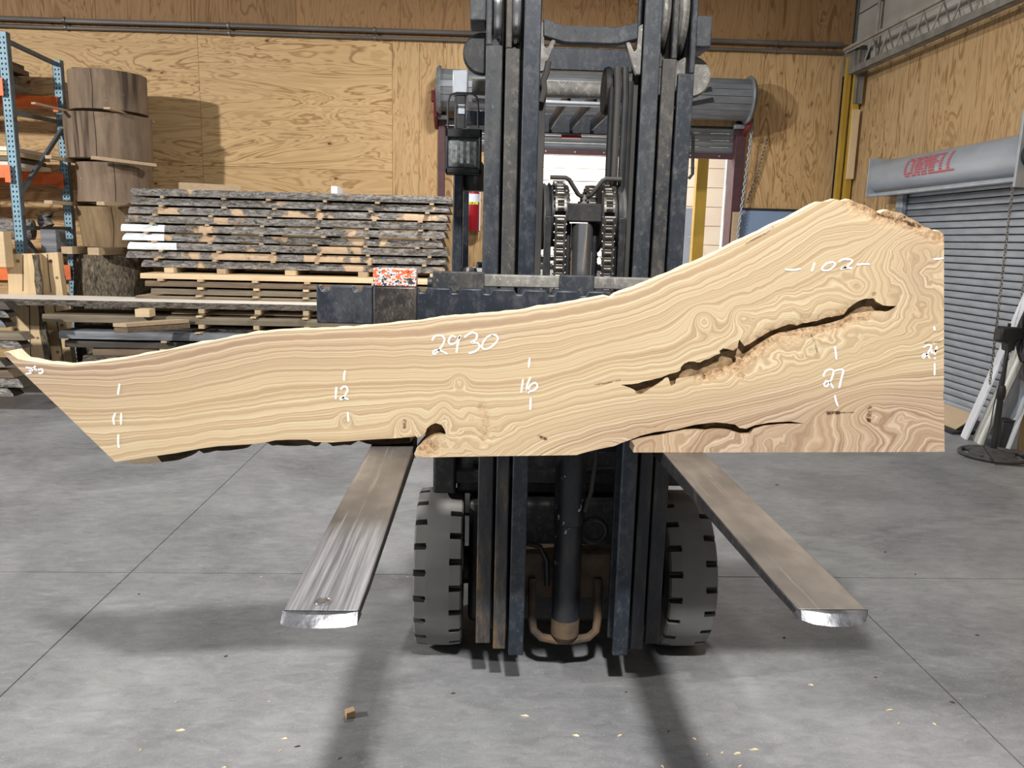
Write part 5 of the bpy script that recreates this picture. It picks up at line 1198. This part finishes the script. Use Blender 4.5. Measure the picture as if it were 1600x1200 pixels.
for i in range(len(rows)-1):
    Y, xl, xr, zb, za = rows[i]; Y2, xl2, xr2, zb2, za2 = rows[i+1]
    if zb-za2 < 0.004: continue
    xa = max(xl, xl2)+0.12
    px = [315, 402, 478] if i not in (0, 8, 9, 10) else [254, 318, 402, 480]
    xs_ = [PY(q, 480, Y).x for q in px]; k = 0
    for x in xs_+[xs_[-1]+0.7]:
        if x < xa: continue
        sticker(x+rnd.uniform(-0.015, 0.015), max(Y, Y2)+0.02, za2+0.0005, zb-za2-0.001, 0.055, f'strip under the {names[i]}, {ORD[k]} from the left', G2s, 0.5, 0.05+max(0, (max(Y, Y2)-min(Y, Y2)))*0.9, rnd.uniform(-0.04, 0.04), 'pine_x' if i % 2 else 'sticker'); k += 1
Y, xl, xr, zb, za = rows[-1]
for k, x in enumerate((xl+0.3, xl+1.5, xl+2.6)):
    m = MB(); m.box((x-0.06, Y+0.02, 0.0), (x+0.06, Y+0.85, zb-0.001)); tag(m.build('bearer_block', 'sawn_dark', None, 0.004), f'dark ground bearer under the lower lumber pile, {ORD[k]} from the left', 'bearer', 'bearers on the floor under the lower pile')
# blocks and board ends poking out of the lower pile
a = PY(210, 480, 7.72); b = PY(234, 497, 7.72)
Yg = rows[6]; m = MB(); zt6 = Yg[4]
m.box((a.x, 7.72, zt6+0.002), (b.x, 7.86, rows[4][3]-0.002)); tag(m.build('timber_block', 'pine_x', None, 0.004), 'square pale block poking out above the greyish brown plank', 'block')
for k, (y0, y1) in enumerate(((504.5, 511), (511.5, 520))):
    a = PY(176+k*2, y0, 7.35); b = PY(190, y1, 7.35); m = MB(); d = Vector((0.62, 0.75, 0)).normalized(); s_ = Vector((0.13, -0.02, 0))
    p = Vector((a.x, 7.35, b.z)); hgt = Vector((0, 0, a.z-b.z-0.002)); L_ = d*0.62
    m.hexa([p, p+s_, p+s_+L_, p+L_, p+hgt, p+s_+hgt, p+s_+L_+hgt, p+L_+hgt]); tag(m.build('board_end', 'sticker' if k == 0 else 'sawn_brown', None, 0.002), ('upper' if k == 0 else 'lower')+' of two slanted board ends poking out above the weathered grey slab', 'board')

# ---- boards at the left frame edge
for k, (x1, y0, y1, Y, mt, lb) in enumerate(((14, 472, 484, 7.3, 'sawn_dark', 'dark board end at the left edge just below the white topped board'), (13, 486, 496, 7.3, 'bark', 'bark edged board end at the left edge, second below the white topped board'), (8, 500, 512, 7.3, 'sawn_grey', 'grey board end at the left edge above the pale pointed plank'),
        (38, 521, 532, 7.0, 'sawn_olive', 'pale pointed plank end at the left edge before the pale timber'), (34, 533, 545, 7.0, 'bark', 'bark edged plank end below the pale pointed plank at the left edge'), (7, 563, 573, 6.9, 'bark', 'small dark board end at the left edge above the slab tip'),
        (20, 580, 591, 6.9, 'sawn_brown', 'brown board end at the left edge over the floor'), (35, 592, 606, 6.9, 'bark', 'longest bark edged board end at the left edge over the floor'), (20, 608, 620, 6.9, 'bark', 'lowest rough board end at the left edge'))):
    a = PY(x1, y0, Y); b = PY(x1, y1, Y)
    live_slab('left_board', lb, a.x-1.6, a.x, Y, 0.17, b.z, a.z-b.z, 40+k*3.3, mt, None, 'sawn_olive' if k == 3 else ('sawn_brown' if k == 6 else 'sawn_dark'), 0.015, 0.012, n=24, skew=(0, -0.06))
e = empty('lumber_trestle', (-5.2, 7.2, 0), 'dark upright trestle beyond the left edge holding the board ends', 'trestle')
for y in (6.80, 7.84):
    m = MB(); m.box((-5.24, y-0.03, 0), (-5.16, y+0.03, 1.02)); m.build('post', 'black', e)
for z in (0.15,):
    m = MB(); m.box((-5.22, 6.80, z-0.03), (-5.18, 7.84, z+0.0)); m.build('arm', 'black', e)

# ---- pale timber slabs standing upright
def upright(label, pl, pr, Y, depth, ztop_, mt, cracks, knots, edge=None):
    """outline given as left/right pixel pairs from top to bottom"""
    e = empty('upright_timber', ((PY(pl[0][0], pl[0][1], Y).x+PY(pr[0][0], pr[0][1], Y).x)/2, Y+depth/2, 0), label, 'timber')
    L_ = [PY(x, y, Y) for x, y in pl]; R_ = [PY(x, y, Y) for x, y in pr]
    poly = [(p.x, p.z) for p in L_]+[(L_[-1].x, 0.0), (R_[-1].x, 0.0)]+[(p.x, p.z) for p in reversed(R_)]
    m = MB(); m.prism(poly, 'y', Y, Y+depth); m.build('sawn_body', mt, e, 0.004)
    for c in cracks:
        m = MB(); pp = [PY(x, y, Y-0.001) for x, y in c]
        for q0, q1 in zip(pp, pp[1:]): m.bar(q0, q1, 0.007, 0.004, (0, 1, 0))
        m.build('drying_crack', 'crackline', e)
    for x, y, r in knots:
        c = PY(x, y, Y); m = MB(); m.lathe([(0, -0.003), (r, -0.003), (r*1.02, 0.001), (0, 0.001)], c, 'y', 14, close=False); m.build('knot', 'knot', e)
    if edge:
        a_, b_ = [PY(x, y, Y) for x, y in edge[0]], [PY(x, y, Y) for x, y in edge[1]]
        m = MB(); k = len(a_); m.add([p+Vector((0, -0.003, 0)) for p in a_]+[p+Vector((0, -0.012, 0)) for p in b_]+[p+Vector((0, 0.02, 0)) for p in b_], [(i, i+1, k+i+1, k+i) for i in range(k-1)]+[(k+i, k+i+1, 2*k+i+1, 2*k+i) for i in range(k-1)]); m.build('bark_strip', 'stump', e, fix=False)
    return e
upright('wide pale timber slab standing upright at the left of the dark stump', [(6, 397), (12, 430), (13, 470), (20, 520), (25, 565)], [(54, 396), (58, 420), (55, 440), (58, 462), (62, 490), (63, 520), (68, 548), (72, 568)], 8.47, 0.12, 0, 'pine',
        [[(36, 398), (36, 455)], [(46, 476), (47, 528), (48, 560)]], [(28, 408, .018), (28, 472, .015), (43, 477, .018), (38, 555, .038), (59, 528, .013), (26, 517, .03)],
        ([(50, 398), (54, 420), (54, 440), (57, 460), (61, 488), (62, 520), (67, 546), (71, 566)], [(60, 398), (62, 420), (66, 440), (66, 460), (69, 488), (74, 520), (78, 546), (80, 566)]))
upright('narrower pale timber standing right beside the wide pale slab', [(60, 396), (64, 430), (66, 460), (70, 490), (76, 530), (80, 566)], [(90, 394), (94, 430), (98, 458), (102, 490), (106, 520), (113, 566)], 8.60, 0.10, 0, 'pine',
        [[(74, 397), (76, 425), (80, 457)], [(85, 474), (92, 520), (99, 566)]], [(79, 408, .02), (89, 434, .016), (88, 476, .014), (97, 508, .018), (90, 550, .016)])

# ---- stump with the stack of log rounds
def log_round(label, zb, zt_, cx, rb, rt_, cy=9.15, mt='log', seed=0, lip=0.0, crack=None, taper_mid=0.0):
    e = empty('log_round', (cx, cy, zb), label, 'log', 'log rounds stacked on the stump')
    n = 40; vs = []; H_ = zt_-zb; rows_ = 7
    for k in range(rows_):
        u = k/(rows_-1); r = rb+(rt_-rb)*u-taper_mid*math.sin(PI*u)
        for j in range(n):
            q = 2*PI*j/n; rr = r*(1+0.035*nz(math.cos(q)*1.2, math.sin(q)*1.2, seed)+0.012*nz(math.cos(q)*4, math.sin(q)*4+u, seed+2))
            vs.append((cx+rr*math.cos(q), cy+rr*math.sin(q)*0.92, zb+H_*u+lip*math.cos(q)))
    m = MB(); m.add(vs, [(k*n+j, k*n+(j+1) % n, (k+1)*n+(j+1) % n, (k+1)*n+j) for k in range(rows_-1) for j in range(n)]); m.build('log_side', mt, e, smooth=50, fix=False)
    m = MB(); top_ = vs[-n:]; m.add(top_+[(x, y, z-0.012) for x, y, z in top_], [tuple(range(n))]); m.add(vs[:n], [tuple(reversed(range(n)))]); m.build('log_end', 'log_end', e, smooth=0)
    for q0, bow in (crack or []):
        m = MB(); pp = []
        for k in range(6):
            u = k/5; q = q0+bow*math.sin(3*u); r = (rb+(rt_-rb)*u-taper_mid*math.sin(PI*u))*(1+0.035*nz(math.cos(q)*1.2, math.sin(q)*1.2, seed)+0.012*nz(math.cos(q)*4, math.sin(q)*4+u, seed+2))+0.001
            pp.append((cx+r*math.cos(q), cy+r*math.sin(q)*0.92, zb+H_*u*0.98+0.005))
        m.tube(pp, 0.0028, 5); m.build('drying_crack', 'crackline', e)
YL = 8.75
def lx(x): return PY(x, 250, YL).x
def zz(y): return PY(150, y, YL).z
rr = lambda x0, x1: (lx(x1)-lx(x0))/2
log_round('topmost brown log round with one long crack on the left stack', zz(168), zz(105), (lx(91)+lx(209))/2, rr(91, 209), rr(91, 209), mt='log', seed=1, lip=-0.006, crack=[(-1.62, 0.03)])
log_round('second log round from the top, chipped and dark streaked', zz(246), zz(174), (lx(79)+lx(213))/2, rr(83, 213), rr(78, 213), mt='log', seed=4, lip=-0.006, crack=[(-1.5, 0.02), (-1.95, 0.02)])
log_round('third log round from the top, flaring out at its bottom', zz(315), zz(252), (lx(89)+lx(212))/2, rr(88, 207), rr(95, 212), mt='log', seed=7, lip=-0.004, taper_mid=0.012, crack=[(-1.2, 0.02)])
log_round('lowest warm brown log round, tapering towards its bottom', zz(386), zz(322), (lx(88)+lx(201))/2, rr(100, 198), rr(88, 201), mt='log_warm', seed=9, crack=[(-1.25, 0.05)])
G3 = 'strips between the log rounds'
def slat(p0, p1, h, w_, label, mt='sticker'):
    m = MB(); m.bar(p0, p1, w_, h); tag(m.build('stacking_strip', mt, None, 0.002), label, 'strip', G3)
zc = (zz(168)+zz(174))/2; hh = zz(168)-zz(174)-0.022
slat((lx(88)-0.03, 8.45, zc), (lx(120), 9.6, zc-0.005), max(hh, 0.02), 0.05, 'strip under the topmost log round, poking out at the left')
slat((lx(180), 8.63, zc), (lx(190), 9.6, zc), max(hh, 0.02), 0.07, 'strip under the topmost log round, right of the crack')
zc = (zz(246)+zz(252))/2; hh = 0.034
slat((lx(86), 8.62, zc), (lx(97), 9.6, zc), hh, 0.07, 'left strip under the second log round')
slat((lx(154), 8.60, zc+0.004), (lx(231), 8.95, zc-0.03), hh, 0.09, 'pale strip slanting out to the right under the second log round')
zc = (zz(315)+zz(322))/2; hh = 0.038
slat((lx(82), 8.60, zc), (lx(100), 9.6, zc), hh, 0.09, 'left strip under the third log round')
slat((lx(164), 8.58, zc), (lx(202), 9.3, zc), hh, 0.10, 'right strip under the third log round')
zc = (zz(386)+zz(398))/2; hh = zz(386)-zz(398)-0.004
slat((lx(95), 8.73, zc), (lx(104), 9.6, zc), hh, 0.12, 'left bearer under the lowest log round, on the dark stump')
slat((lx(150), 8.55, zc), (lx(176), 9.5, zc), hh, 0.13, 'right bearer under the lowest log round, on the dark stump')
e = empty('tree_stump', (-4.14, 9.15, 0), 'big dark rough barked stump carrying the stack of log rounds', 'stump')
n = 56; vs = []; zt_ = zz(398)-0.002; rows_ = 12
for k in range(rows_):
    u = k/(rows_-1)
    for j in range(n):
        q = 2*PI*j/n; r = 0.40+0.03*(1-u)+0.05*nz(math.cos(q)*1.5, math.sin(q)*1.5, u*1.2)+0.03*nz(math.cos(q)*6, math.sin(q)*6, u*3)
        vs.append((-4.14+r*math.cos(q), 9.15+r*math.sin(q)*0.9, zt_*u))
m = MB(); m.add(vs, [(k*n+j, k*n+(j+1) % n, (k+1)*n+(j+1) % n, (k+1)*n+j) for k in range(rows_-1) for j in range(n)]); m.build('bark', 'stump', e, smooth=60, fix=False)
m = MB(); m.add(vs[-n:], [tuple(range(n))]); m.build('cut_top', 'log_end', e, smooth=0)

# ---- pallet rack
e = empty('pallet_rack', (-5.0, 9.2, 0), 'blue and orange pallet rack upright with perforated posts at the left edge', 'rack')
def post(cx, y, ztop_, wd=0.088, dep=0.07, mt='blue_rack', side='blue_rack_dark'):
    us = [-wd/2, -0.026, -0.012, 0.012, 0.026, wd/2]; zsb = [0.0]; z = 0.05
    while z < ztop_-0.05: zsb += [z, z+0.020]; z += 0.0508
    zsb.append(ztop_)
    vs = [(cx+u, y, z) for z in zsb for u in us]; k = 6; fs = []
    for r in range(len(zsb)-1):
        for c in range(5):
            if r % 2 == 1 and c in (1, 3): continue
            fs.append((r*k+c, r*k+c+1, (r+1)*k+c+1, (r+1)*k+c))
    m = MB(); m.add(vs, fs); o = m.build('post_face', mt, e, smooth=0, fix=False)
    so = o.modifiers.new('thickness', 'SOLIDIFY'); so.thickness = 0.003; so.offset = -1
    m = MB()
    for s in (-1, 1): m.box((cx+s*wd/2-0.003, y, 0), (cx+s*wd/2+0.003, y+dep, ztop_))
    m.box((cx-wd/2, y+dep-0.01, 0), (cx+wd/2, y+dep, ztop_)); m.build('post_side', side, e, smooth=0)
cxr = -4.90
post(cxr, 8.68, 3.57); post(cxr, 9.72, 3.52)
def brace(z0, z1, y0=8.75, y1=9.73):
    m = MB(); m.bar((cxr, y0, z0), (cxr, y1, z1), 0.035, 0.045); m.build('brace', 'blue_rack_dark', e, 0.003)
brace(3.50, 3.47); brace(2.80, 2.83); brace(1.95, 2.75); brace(1.62, 1.62); brace(1.55, 0.7); brace(0.6, 0.6)
def beam(y, z, h, mt='orange', x1=cxr-0.05, x0=-7.6):
    b = MB(); b.box((x0, y-0.025, z-h/2), (x1, y+0.025, z+h/2)); o = b.build('shelf_beam', mt, e, 0.004)
    c = MB(); c.box((x1-0.01, y-0.035, z-h/2-0.045), (x1+0.05, y-0.028, z+h/2)); c.build('beam_connector', mt, o, 0.002)
for y, dz in ((8.66, 0), (9.72, 0.0)):
    for z in (3.05, 2.19, 1.13): beam(y, z+dz, 0.13)
# things on the rack
G4 = 'boards on the upper rack shelf'
for k in range(4):
    z = 2.26+k*0.055
    m = MB(); m.box((-7.4, 8.8+0.04*k, z), (-4.99-0.05*(k % 2), 9.6, z+0.045)); tag(m.build('shelf_board', ('white_face', 'sawn_olive', 'pine_x', 'white_face')[k], None, 0.003), f'board on the upper rack shelf behind the perforated post, {ORD[k]} from below', 'board', G4)
for k in range(5):  # boards added to block the flood lamp and shade the wall behind the rack
    m = MB(); m.box((-7.5, 8.82+0.03*k, 3.121+k*0.062), (-5.16-0.05*(k % 3), 9.62, 3.121+k*0.062+0.052)); tag(m.build('shelf_board', 'sawn_brown' if k % 2 else 'sawn_olive', None, 0.003), f'added shading board on the top rack level at the left edge, {ORD[k]} from below', 'board', 'boards added on the top rack level for shade')
e2 = empty('shelf_log', (-5.7, 9.1, 1.2), 'grey log lying on the lower rack shelf behind the perforated post', 'log')
m = MB(); m.tube([(-6.2, 8.9, 1.62), (-5.5, 9.0, 1.61), (-4.98, 9.12, 1.60)], [0.115, 0.12, 0.11], 20); m.build('bark', 'bark', e2)
m = MB(); m.lathe([(0, -0.01), (0.10, -0.01), (0.10, 0.0), (0, 0.0)], (-6.2, 8.9, 1.62), 'x', 20, close=False); m.build('cut_end', 'pine_x', e2)
e2 = empty('branch_chunk', (-4.7, 9.0, 1.45), 'short grey branch chunk with a slanted cut, left of the lowest log round', 'log')
a = PY(72, 356, 8.95); m = MB(); m.tube([(a.x, 8.98, a.z+0.01), (a.x-0.03, 8.98, a.z+0.07), (a.x-0.01, 8.97, a.z+0.13)], [0.075, 0.07, 0.065], 14); m.build('bark', 'bark', e2)
c = Vector((a.x+0.0, 8.965, a.z+0.135)); m = MB(); m.add([c+Vector((math.cos(q)*0.085, math.sin(q)*0.065, math.cos(q)*0.035)) for q in np.linspace(0, 2*PI, 17)[:-1]]+[c+Vector((math.cos(q)*0.07, math.sin(q)*0.06, math.cos(q)*0.035-0.03)) for q in np.linspace(0, 2*PI, 17)[:-1]], [tuple(range(16))]+[(i, (i+1) % 16, (i+1) % 16+16, i+16) for i in range(16)]); m.build('cut_end', 'sawn_grey', e2)
(a, b) = pxbox(62, 358, 94, 396, 8.72, 0.2); m = MB(); m.box((a[0], a[1], 1.32), (b[0]-0.03, b[1], b[2])); tag(m.build('stone_grey_block', 'sawn_grey', None, 0.006), 'pale grey square block behind the upright timber, left of the lowest log', 'block')
m = MB(); m.box((-4.82, 8.72, 0.0), (-4.62, 8.95, 1.318)); tag(m.build('dark_bin', 'black', None, 0.01), 'dark box behind the upright pale timber', 'box')
(a, b) = pxbox(-30, 361, 10, 418, 8.30, 0.14); m = MB(); m.box(a, b); tag(m.build('cream_plank_end', 'pine_x', None, 0.006), 'cream plank end at the left edge above the orange beam', 'plank')

# ================================================================== RIGHT SIDE
# pedestal fan
fx, fy = 4.14, 5.98
e = empty('pedestal_fan', (fx, fy, 0), 'black pedestal fan at the right edge, cut by the frame', 'fan')
m = MB(); m.ring((fx, fy, 0.018), 0.235, 0.017, 'z', 48, 8); m.lathe([(0.0, 0.075), (0.03, 0.07), (0.06, 0.05), (0.15, 0.035), (0.17, 0.012), (0.0, 0.012)], (fx-0.0, fy, 0), 'z', 36, close=False)
for q in (0.3, 1.9, 3.4, 4.9): m.bar((fx+0.14*math.cos(q), fy+0.14*math.sin(q), 0.02), (fx+0.24*math.cos(q), fy+0.24*math.sin(q), 0.018), 0.10, 0.02)
m.build('fan_base', 'fanbase', e)
m = MB(); m.cyl((fx, fy, 0.05), (fx, fy, 0.52), 0.024, n=16); m.cyl((fx, fy, 0.52), (fx, fy, 0.90), 0.016, n=16); m.build('pole', 'fanblack', e)
m = MB(); m.lathe([(0.0, 0.47), (0.028, 0.47), (0.033, 0.49), (0.033, 0.54), (0.024, 0.58), (0.0, 0.58)], (fx, fy, 0), 'z', 20, close=False); m.build('height_collar', 'fanblack', e)
zf = 0.985
m = MB(); m.prism([(fx-0.10, zf-0.05), (fx-0.095, zf+0.055), (fx-0.05, zf+0.065), (fx+0.06, zf+0.06), (fx+0.11, zf+0.03), (fx+0.11, zf-0.03), (fx+0.04, zf-0.05), (fx+0.03, zf-0.12), (fx-0.02, zf-0.13), (fx-0.03, zf-0.055)], 'y', fy-0.05, fy+0.05); m.build('motor_housing', 'fanblack', e, 0.015)
m = MB(); m.cyl((fx-0.01, fy, zf+0.06), (fx-0.01, fy, zf+0.09), 0.012, n=10); m.build('knob', 'fanblack', e)
gc = Vector((fx+0.185, fy-0.02, zf)); nrm = Vector((1, -0.42, 0)).normalized(); sidev = Vector((nrm.y, -nrm.x, 0)); upv = Vector((0, 0, 1))
def gp(r, q, d): return gc+nrm*d+sidev*(r*math.cos(q))+upv*(r*math.sin(q))
for k in range(72):
    q = 2*PI*k/72; m = MB(); pp = [gp(r, q, d) for r, d in ((0.05, -0.085), (0.15, -0.085), (0.215, -0.06), (0.235, -0.01), (0.235, 0.01), (0.215, 0.055), (0.15, 0.08), (0.05, 0.085))]
    m.tube(pp, 0.0022, 4, False); m.build('grille_wire', 'fanblack', e, smooth=0)
m = MB()
for R_, d, rr_ in ((0.236, 0.0, 0.008), (0.15, -0.085, 0.003), (0.15, 0.08, 0.003)):
    m.tube([gp(R_, q, d) for q in np.linspace(0, 2*PI, 49)], rr_, 6, False)
m.build('grille_rim', 'fanblack', e)
m = MB()
for d in (-0.087, 0.087): m.cyl(gp(0, 0, d-0.006), gp(0, 0, d+0.006), 0.055, n=24)
m.build('grille_cap', 'fanblack', e)
for k in range(3):
    m = MB(); vs = []
    for i in range(9):
        u = i/8; q = 2*PI*k/3+0.15+1.5*u
        for r in (0.04, 0.12, 0.205): vs.append(gp(r, q, -0.03+0.06*u))
    m.add(vs, [(3*i+j, 3*i+j+1, 3*i+3+j+1, 3*i+3+j) for i in range(8) for j in range(2)]); b = m.build('fan_blade', 'fanblack', e, fix=False); so = b.modifiers.new('thickness', 'SOLIDIFY'); so.thickness = 0.003
m = MB(); cp = [(fx-0.02, fy-0.04, 0.87), (fx-0.06, fy-0.06, 0.66), (fx-0.10, fy-0.08, 0.44), (fx-0.12, fy-0.1, 0.28), (fx-0.19, fy-0.16, 0.12), (fx-0.15, fy-0.26, 0.012), (fx+0.05, fy-0.30, 0.008), (fx+0.35, fy-0.30, 0.008)]
cp = [tuple(Vector(c)) for c in cp]; m.tube(cp, 0.0045, 6); m.build('power_cord', 'fanblack', e)
# white trim boards leaning on the right door
def lean(label, p0, p1, w_, th_, mt, prof=False, nrm=Vector((1, 0, 0.35))):
    p0 = Vector(p0); p1 = Vector(p1); d = (p1-p0).normalized(); s = Vector((-0.25, -1.0, 0)); s = (s-d*s.dot(d)).normalized(); n_ = d.cross(s).normalized()
    if n_.x > 0: n_ = -n_
    e = empty('trim_board', (p0+p1)/2*0+p0, label, 'board')
    m = MB(); a, b = s*w_, n_*th_
    m.hexa([p0, p0+a, p1+a, p1, p0+b, p0+a+b, p1+a+b, p1+b]); m.build('board_body', mt, e, 0.002)
    if prof:
        for u, hh_, mm in ((0.36, 0.012, 'offwhite'), (0.66, 0.009, 'white'), (0.92, 0.014, 'offwhite')):
            m = MB(); q0, q1 = p0+s*(w_*u)+b, p1+s*(w_*u)+b
            m.hexa([q0, q0+s*w_*0.08, q1+s*w_*0.08, q1, q0+n_*hh_, q0+s*w_*0.06+n_*hh_, q1+s*w_*0.06+n_*hh_, q1+n_*hh_]); m.build('moulding', mm, e, 0.002)
b0 = PZ(1504, 681, 0.004); t0 = PX(1618, 425, 4.40)
lean('leftmost long white trim board leaning on the right roller door', b0, t0, 0.13, 0.018, 'white')
b1 = PZ(1522, 686, 0.004); t1 = PX(1622, 470, 4.38)
lean('grooved off-white moulding leaning just right of the leftmost white board', b1, t1, 0.21, 0.014, 'offwhite', True)
b2 = PZ(1569, 698, 0.004); b2 = Vector((b2.x-0.02, b2.y, 0.004)); t2 = PX(1632, 500, 4.42)
lean('short white board standing at the right edge beside the fan pole', b2, b2+Vector((0.11, -0.02, 0.52)), 0.16, 0.016, 'white')
t_ = PX(1590, 560, 4.40)
m = MB(); m.bar((4.455, 6.36, 0.01), (4.47, 6.33, 1.5), 0.07, 0.02, (1, 0, 0)); tag(m.build('grey_board', 'galv', None, 0.003), 'grey board leaning behind the fan pole at the right edge', 'board')
m = MB(); m.box((4.33, 6.18, 0.0), (4.43, 6.29, 0.24)); m.box((4.325, 6.175, 0.24), (4.438, 6.30, 0.255)); tag(m.build('black_bin', 'fanblack', None, 0.012), 'black bin behind the white boards at the right edge', 'bin')
# cardboard sheets by the right door
p = [PZ(1440, 655, 0.02), PZ(1512, 665, 0.02)]
m = MB(); m.hexa([(4.30, 6.75, 0.035), (4.485, 6.75, 0.165), (4.485, 8.1, 0.165), (4.30, 8.1, 0.035), (4.30, 6.75, 0.042), (4.485, 6.75, 0.172), (4.485, 8.1, 0.172), (4.30, 8.1, 0.042)]); tag(m.build('cardboard_sheet', 'cardboard'), 'brown cardboard sheet lying against the foot of the right door', 'cardboard')
m = MB(); m.box((4.24, 6.70, 0.0), (4.48, 8.2, 0.032)); tag(m.build('dark_floor_strip', 'black', None, 0.004), 'dark strip on the floor under the cardboard sheet', 'strip')  # dark strip along the foot of the cardboard sheet

# ================================================================== SMALL THINGS ON THE FLOOR
c = PZ(547, 1119, 0); m = MB(); d = Vector((0.9, 0.35, 0)).normalized()*0.030; s_ = Vector((-d.y, d.x, 0)).normalized()*0.014
m.hexa([c-d*0.5-s_, c+d*0.5-s_, c+d*0.5+s_, c-d*0.5+s_, c-d*0.5-s_+Vector((0, 0, .022)), c+d*0.5-s_+Vector((0, 0, .026)), c+d*0.5+s_+Vector((0, 0, .026)), c-d*0.5+s_+Vector((0, 0, .022))])
tag(m.build('wood_block', 'block', None, 0.001), 'small square wood block lying on the floor left of the mast', 'block')
FL = []
chips = [(282, 1142, 17, 0, 0.1), (275, 1097, 5, 0, 1), (353, 1026, 7, 1, 0.5), (465, 1167, 11, 1, 0.2), (444, 1155, 12, 0, 0.05), (219, 1173, 8, 0, 1.2), (530, 1185, 9, 0, 1.0), (437, 1174, 7, 0, 0.8), (420, 1097, 5, 0, 0.3), (350, 1200, 8, 0, 0.1), (708, 1084, 8, 1, 0.1), (820, 1119, 15, 0, -0.2), (900, 1150, 12, 0, -0.4), (968, 1150, 9, 0, 0.3), (1267, 1071, 9, 0, -0.4), (1390, 1110, 13, 0, 0.1), (1404, 1131, 6, 0, 0.4), (1178, 1172, 17, 0, 0.05), (1152, 1178, 13, 0, 0.1), (1128, 1177, 7, 0, 0.4), (1085, 1155, 8, 0, -0.8), (1042, 1143, 5, 0, 1.0), (1105, 1180, 6, 0, 1.2), (1212, 1155, 6, 0, 0.9), (1460, 1132, 7, 0, -1), (1156, 1198, 8, 0, 0.4), (1035, 1198, 8, 0, -1.1), (408, 902, 5, 0, 0.4), (637, 902, 4, 0, -0.4), (978, 1082, 5, 1, 0.4), (217, 929, 4, 1, 0.2), (1527, 993, 7, 1, -0.2), (1368, 1059, 6, 1, -0.5), (1225, 997, 5, 1, 0.1), (1488, 1098, 8, 1, -0.6), (1214, 758, 6, 1, -0.5), (1383, 863, 5, 1, 0.2), (1430, 898, 4, 1, 0.4)]
for k, (x, y, L_, dark_, ang) in enumerate(chips):
    p0 = PZ(x-L_*0.45, y, 0); p1 = PZ(x+L_*0.45, y, 0); L3 = (p1-p0).length; c = (p0+p1)/2
    d = Vector((math.cos(ang), math.sin(ang), 0)); s_ = Vector((-d.y, d.x, 0))*L3*rnd.uniform(0.07, 0.15); m = MB()
    pts_ = [c-d*L3*0.5, c-d*L3*0.2-s_, c+d*L3*0.25-s_*0.8, c+d*L3*0.5, c+d*L3*0.1+s_, c-d*L3*0.3+s_*0.7]; z = 0.0005
    m.add([p+Vector((0, 0, z)) for p in pts_]+[p+Vector((0, 0, z+0.003+0.002*math.sin(i*2))) for i, p in enumerate(pts_)], [tuple(reversed(range(6))), tuple(range(6, 12))]+[(i, (i+1) % 6, (i+1) % 6+6, i+6) for i in range(6)])
    o = m.build('wood_chip', 'chipdark' if dark_ else 'chip', smooth=0)
    side = 'left of the left fork' if x < 440 else ('in front of the left fork' if x < 640 else ('in front of the mast' if x < 1000 else ('right of the right fork' if y < 960 else 'in front of the right fork')))
    FL.append((x, dark_, side, o))
for key in sorted({(d_, s_) for _, d_, s_, _ in FL}):
    mem = sorted([q for q in FL if (q[1], q[2]) == key], key=lambda q: q[0])
    for i, q in enumerate(mem):
        nm = 'dark bark speck' if key[0] else 'pale wood chip'
        pos = f', {(ORD+["thirteenth", "fourteenth", "fifteenth", "sixteenth"])[i]} from the left' if len(mem) > 1 else ''
        tag(q[3], f'{nm} on the floor {key[1]}{pos}', 'wood chip', nm+'s on the floor '+key[1] if len(mem) > 1 else None)
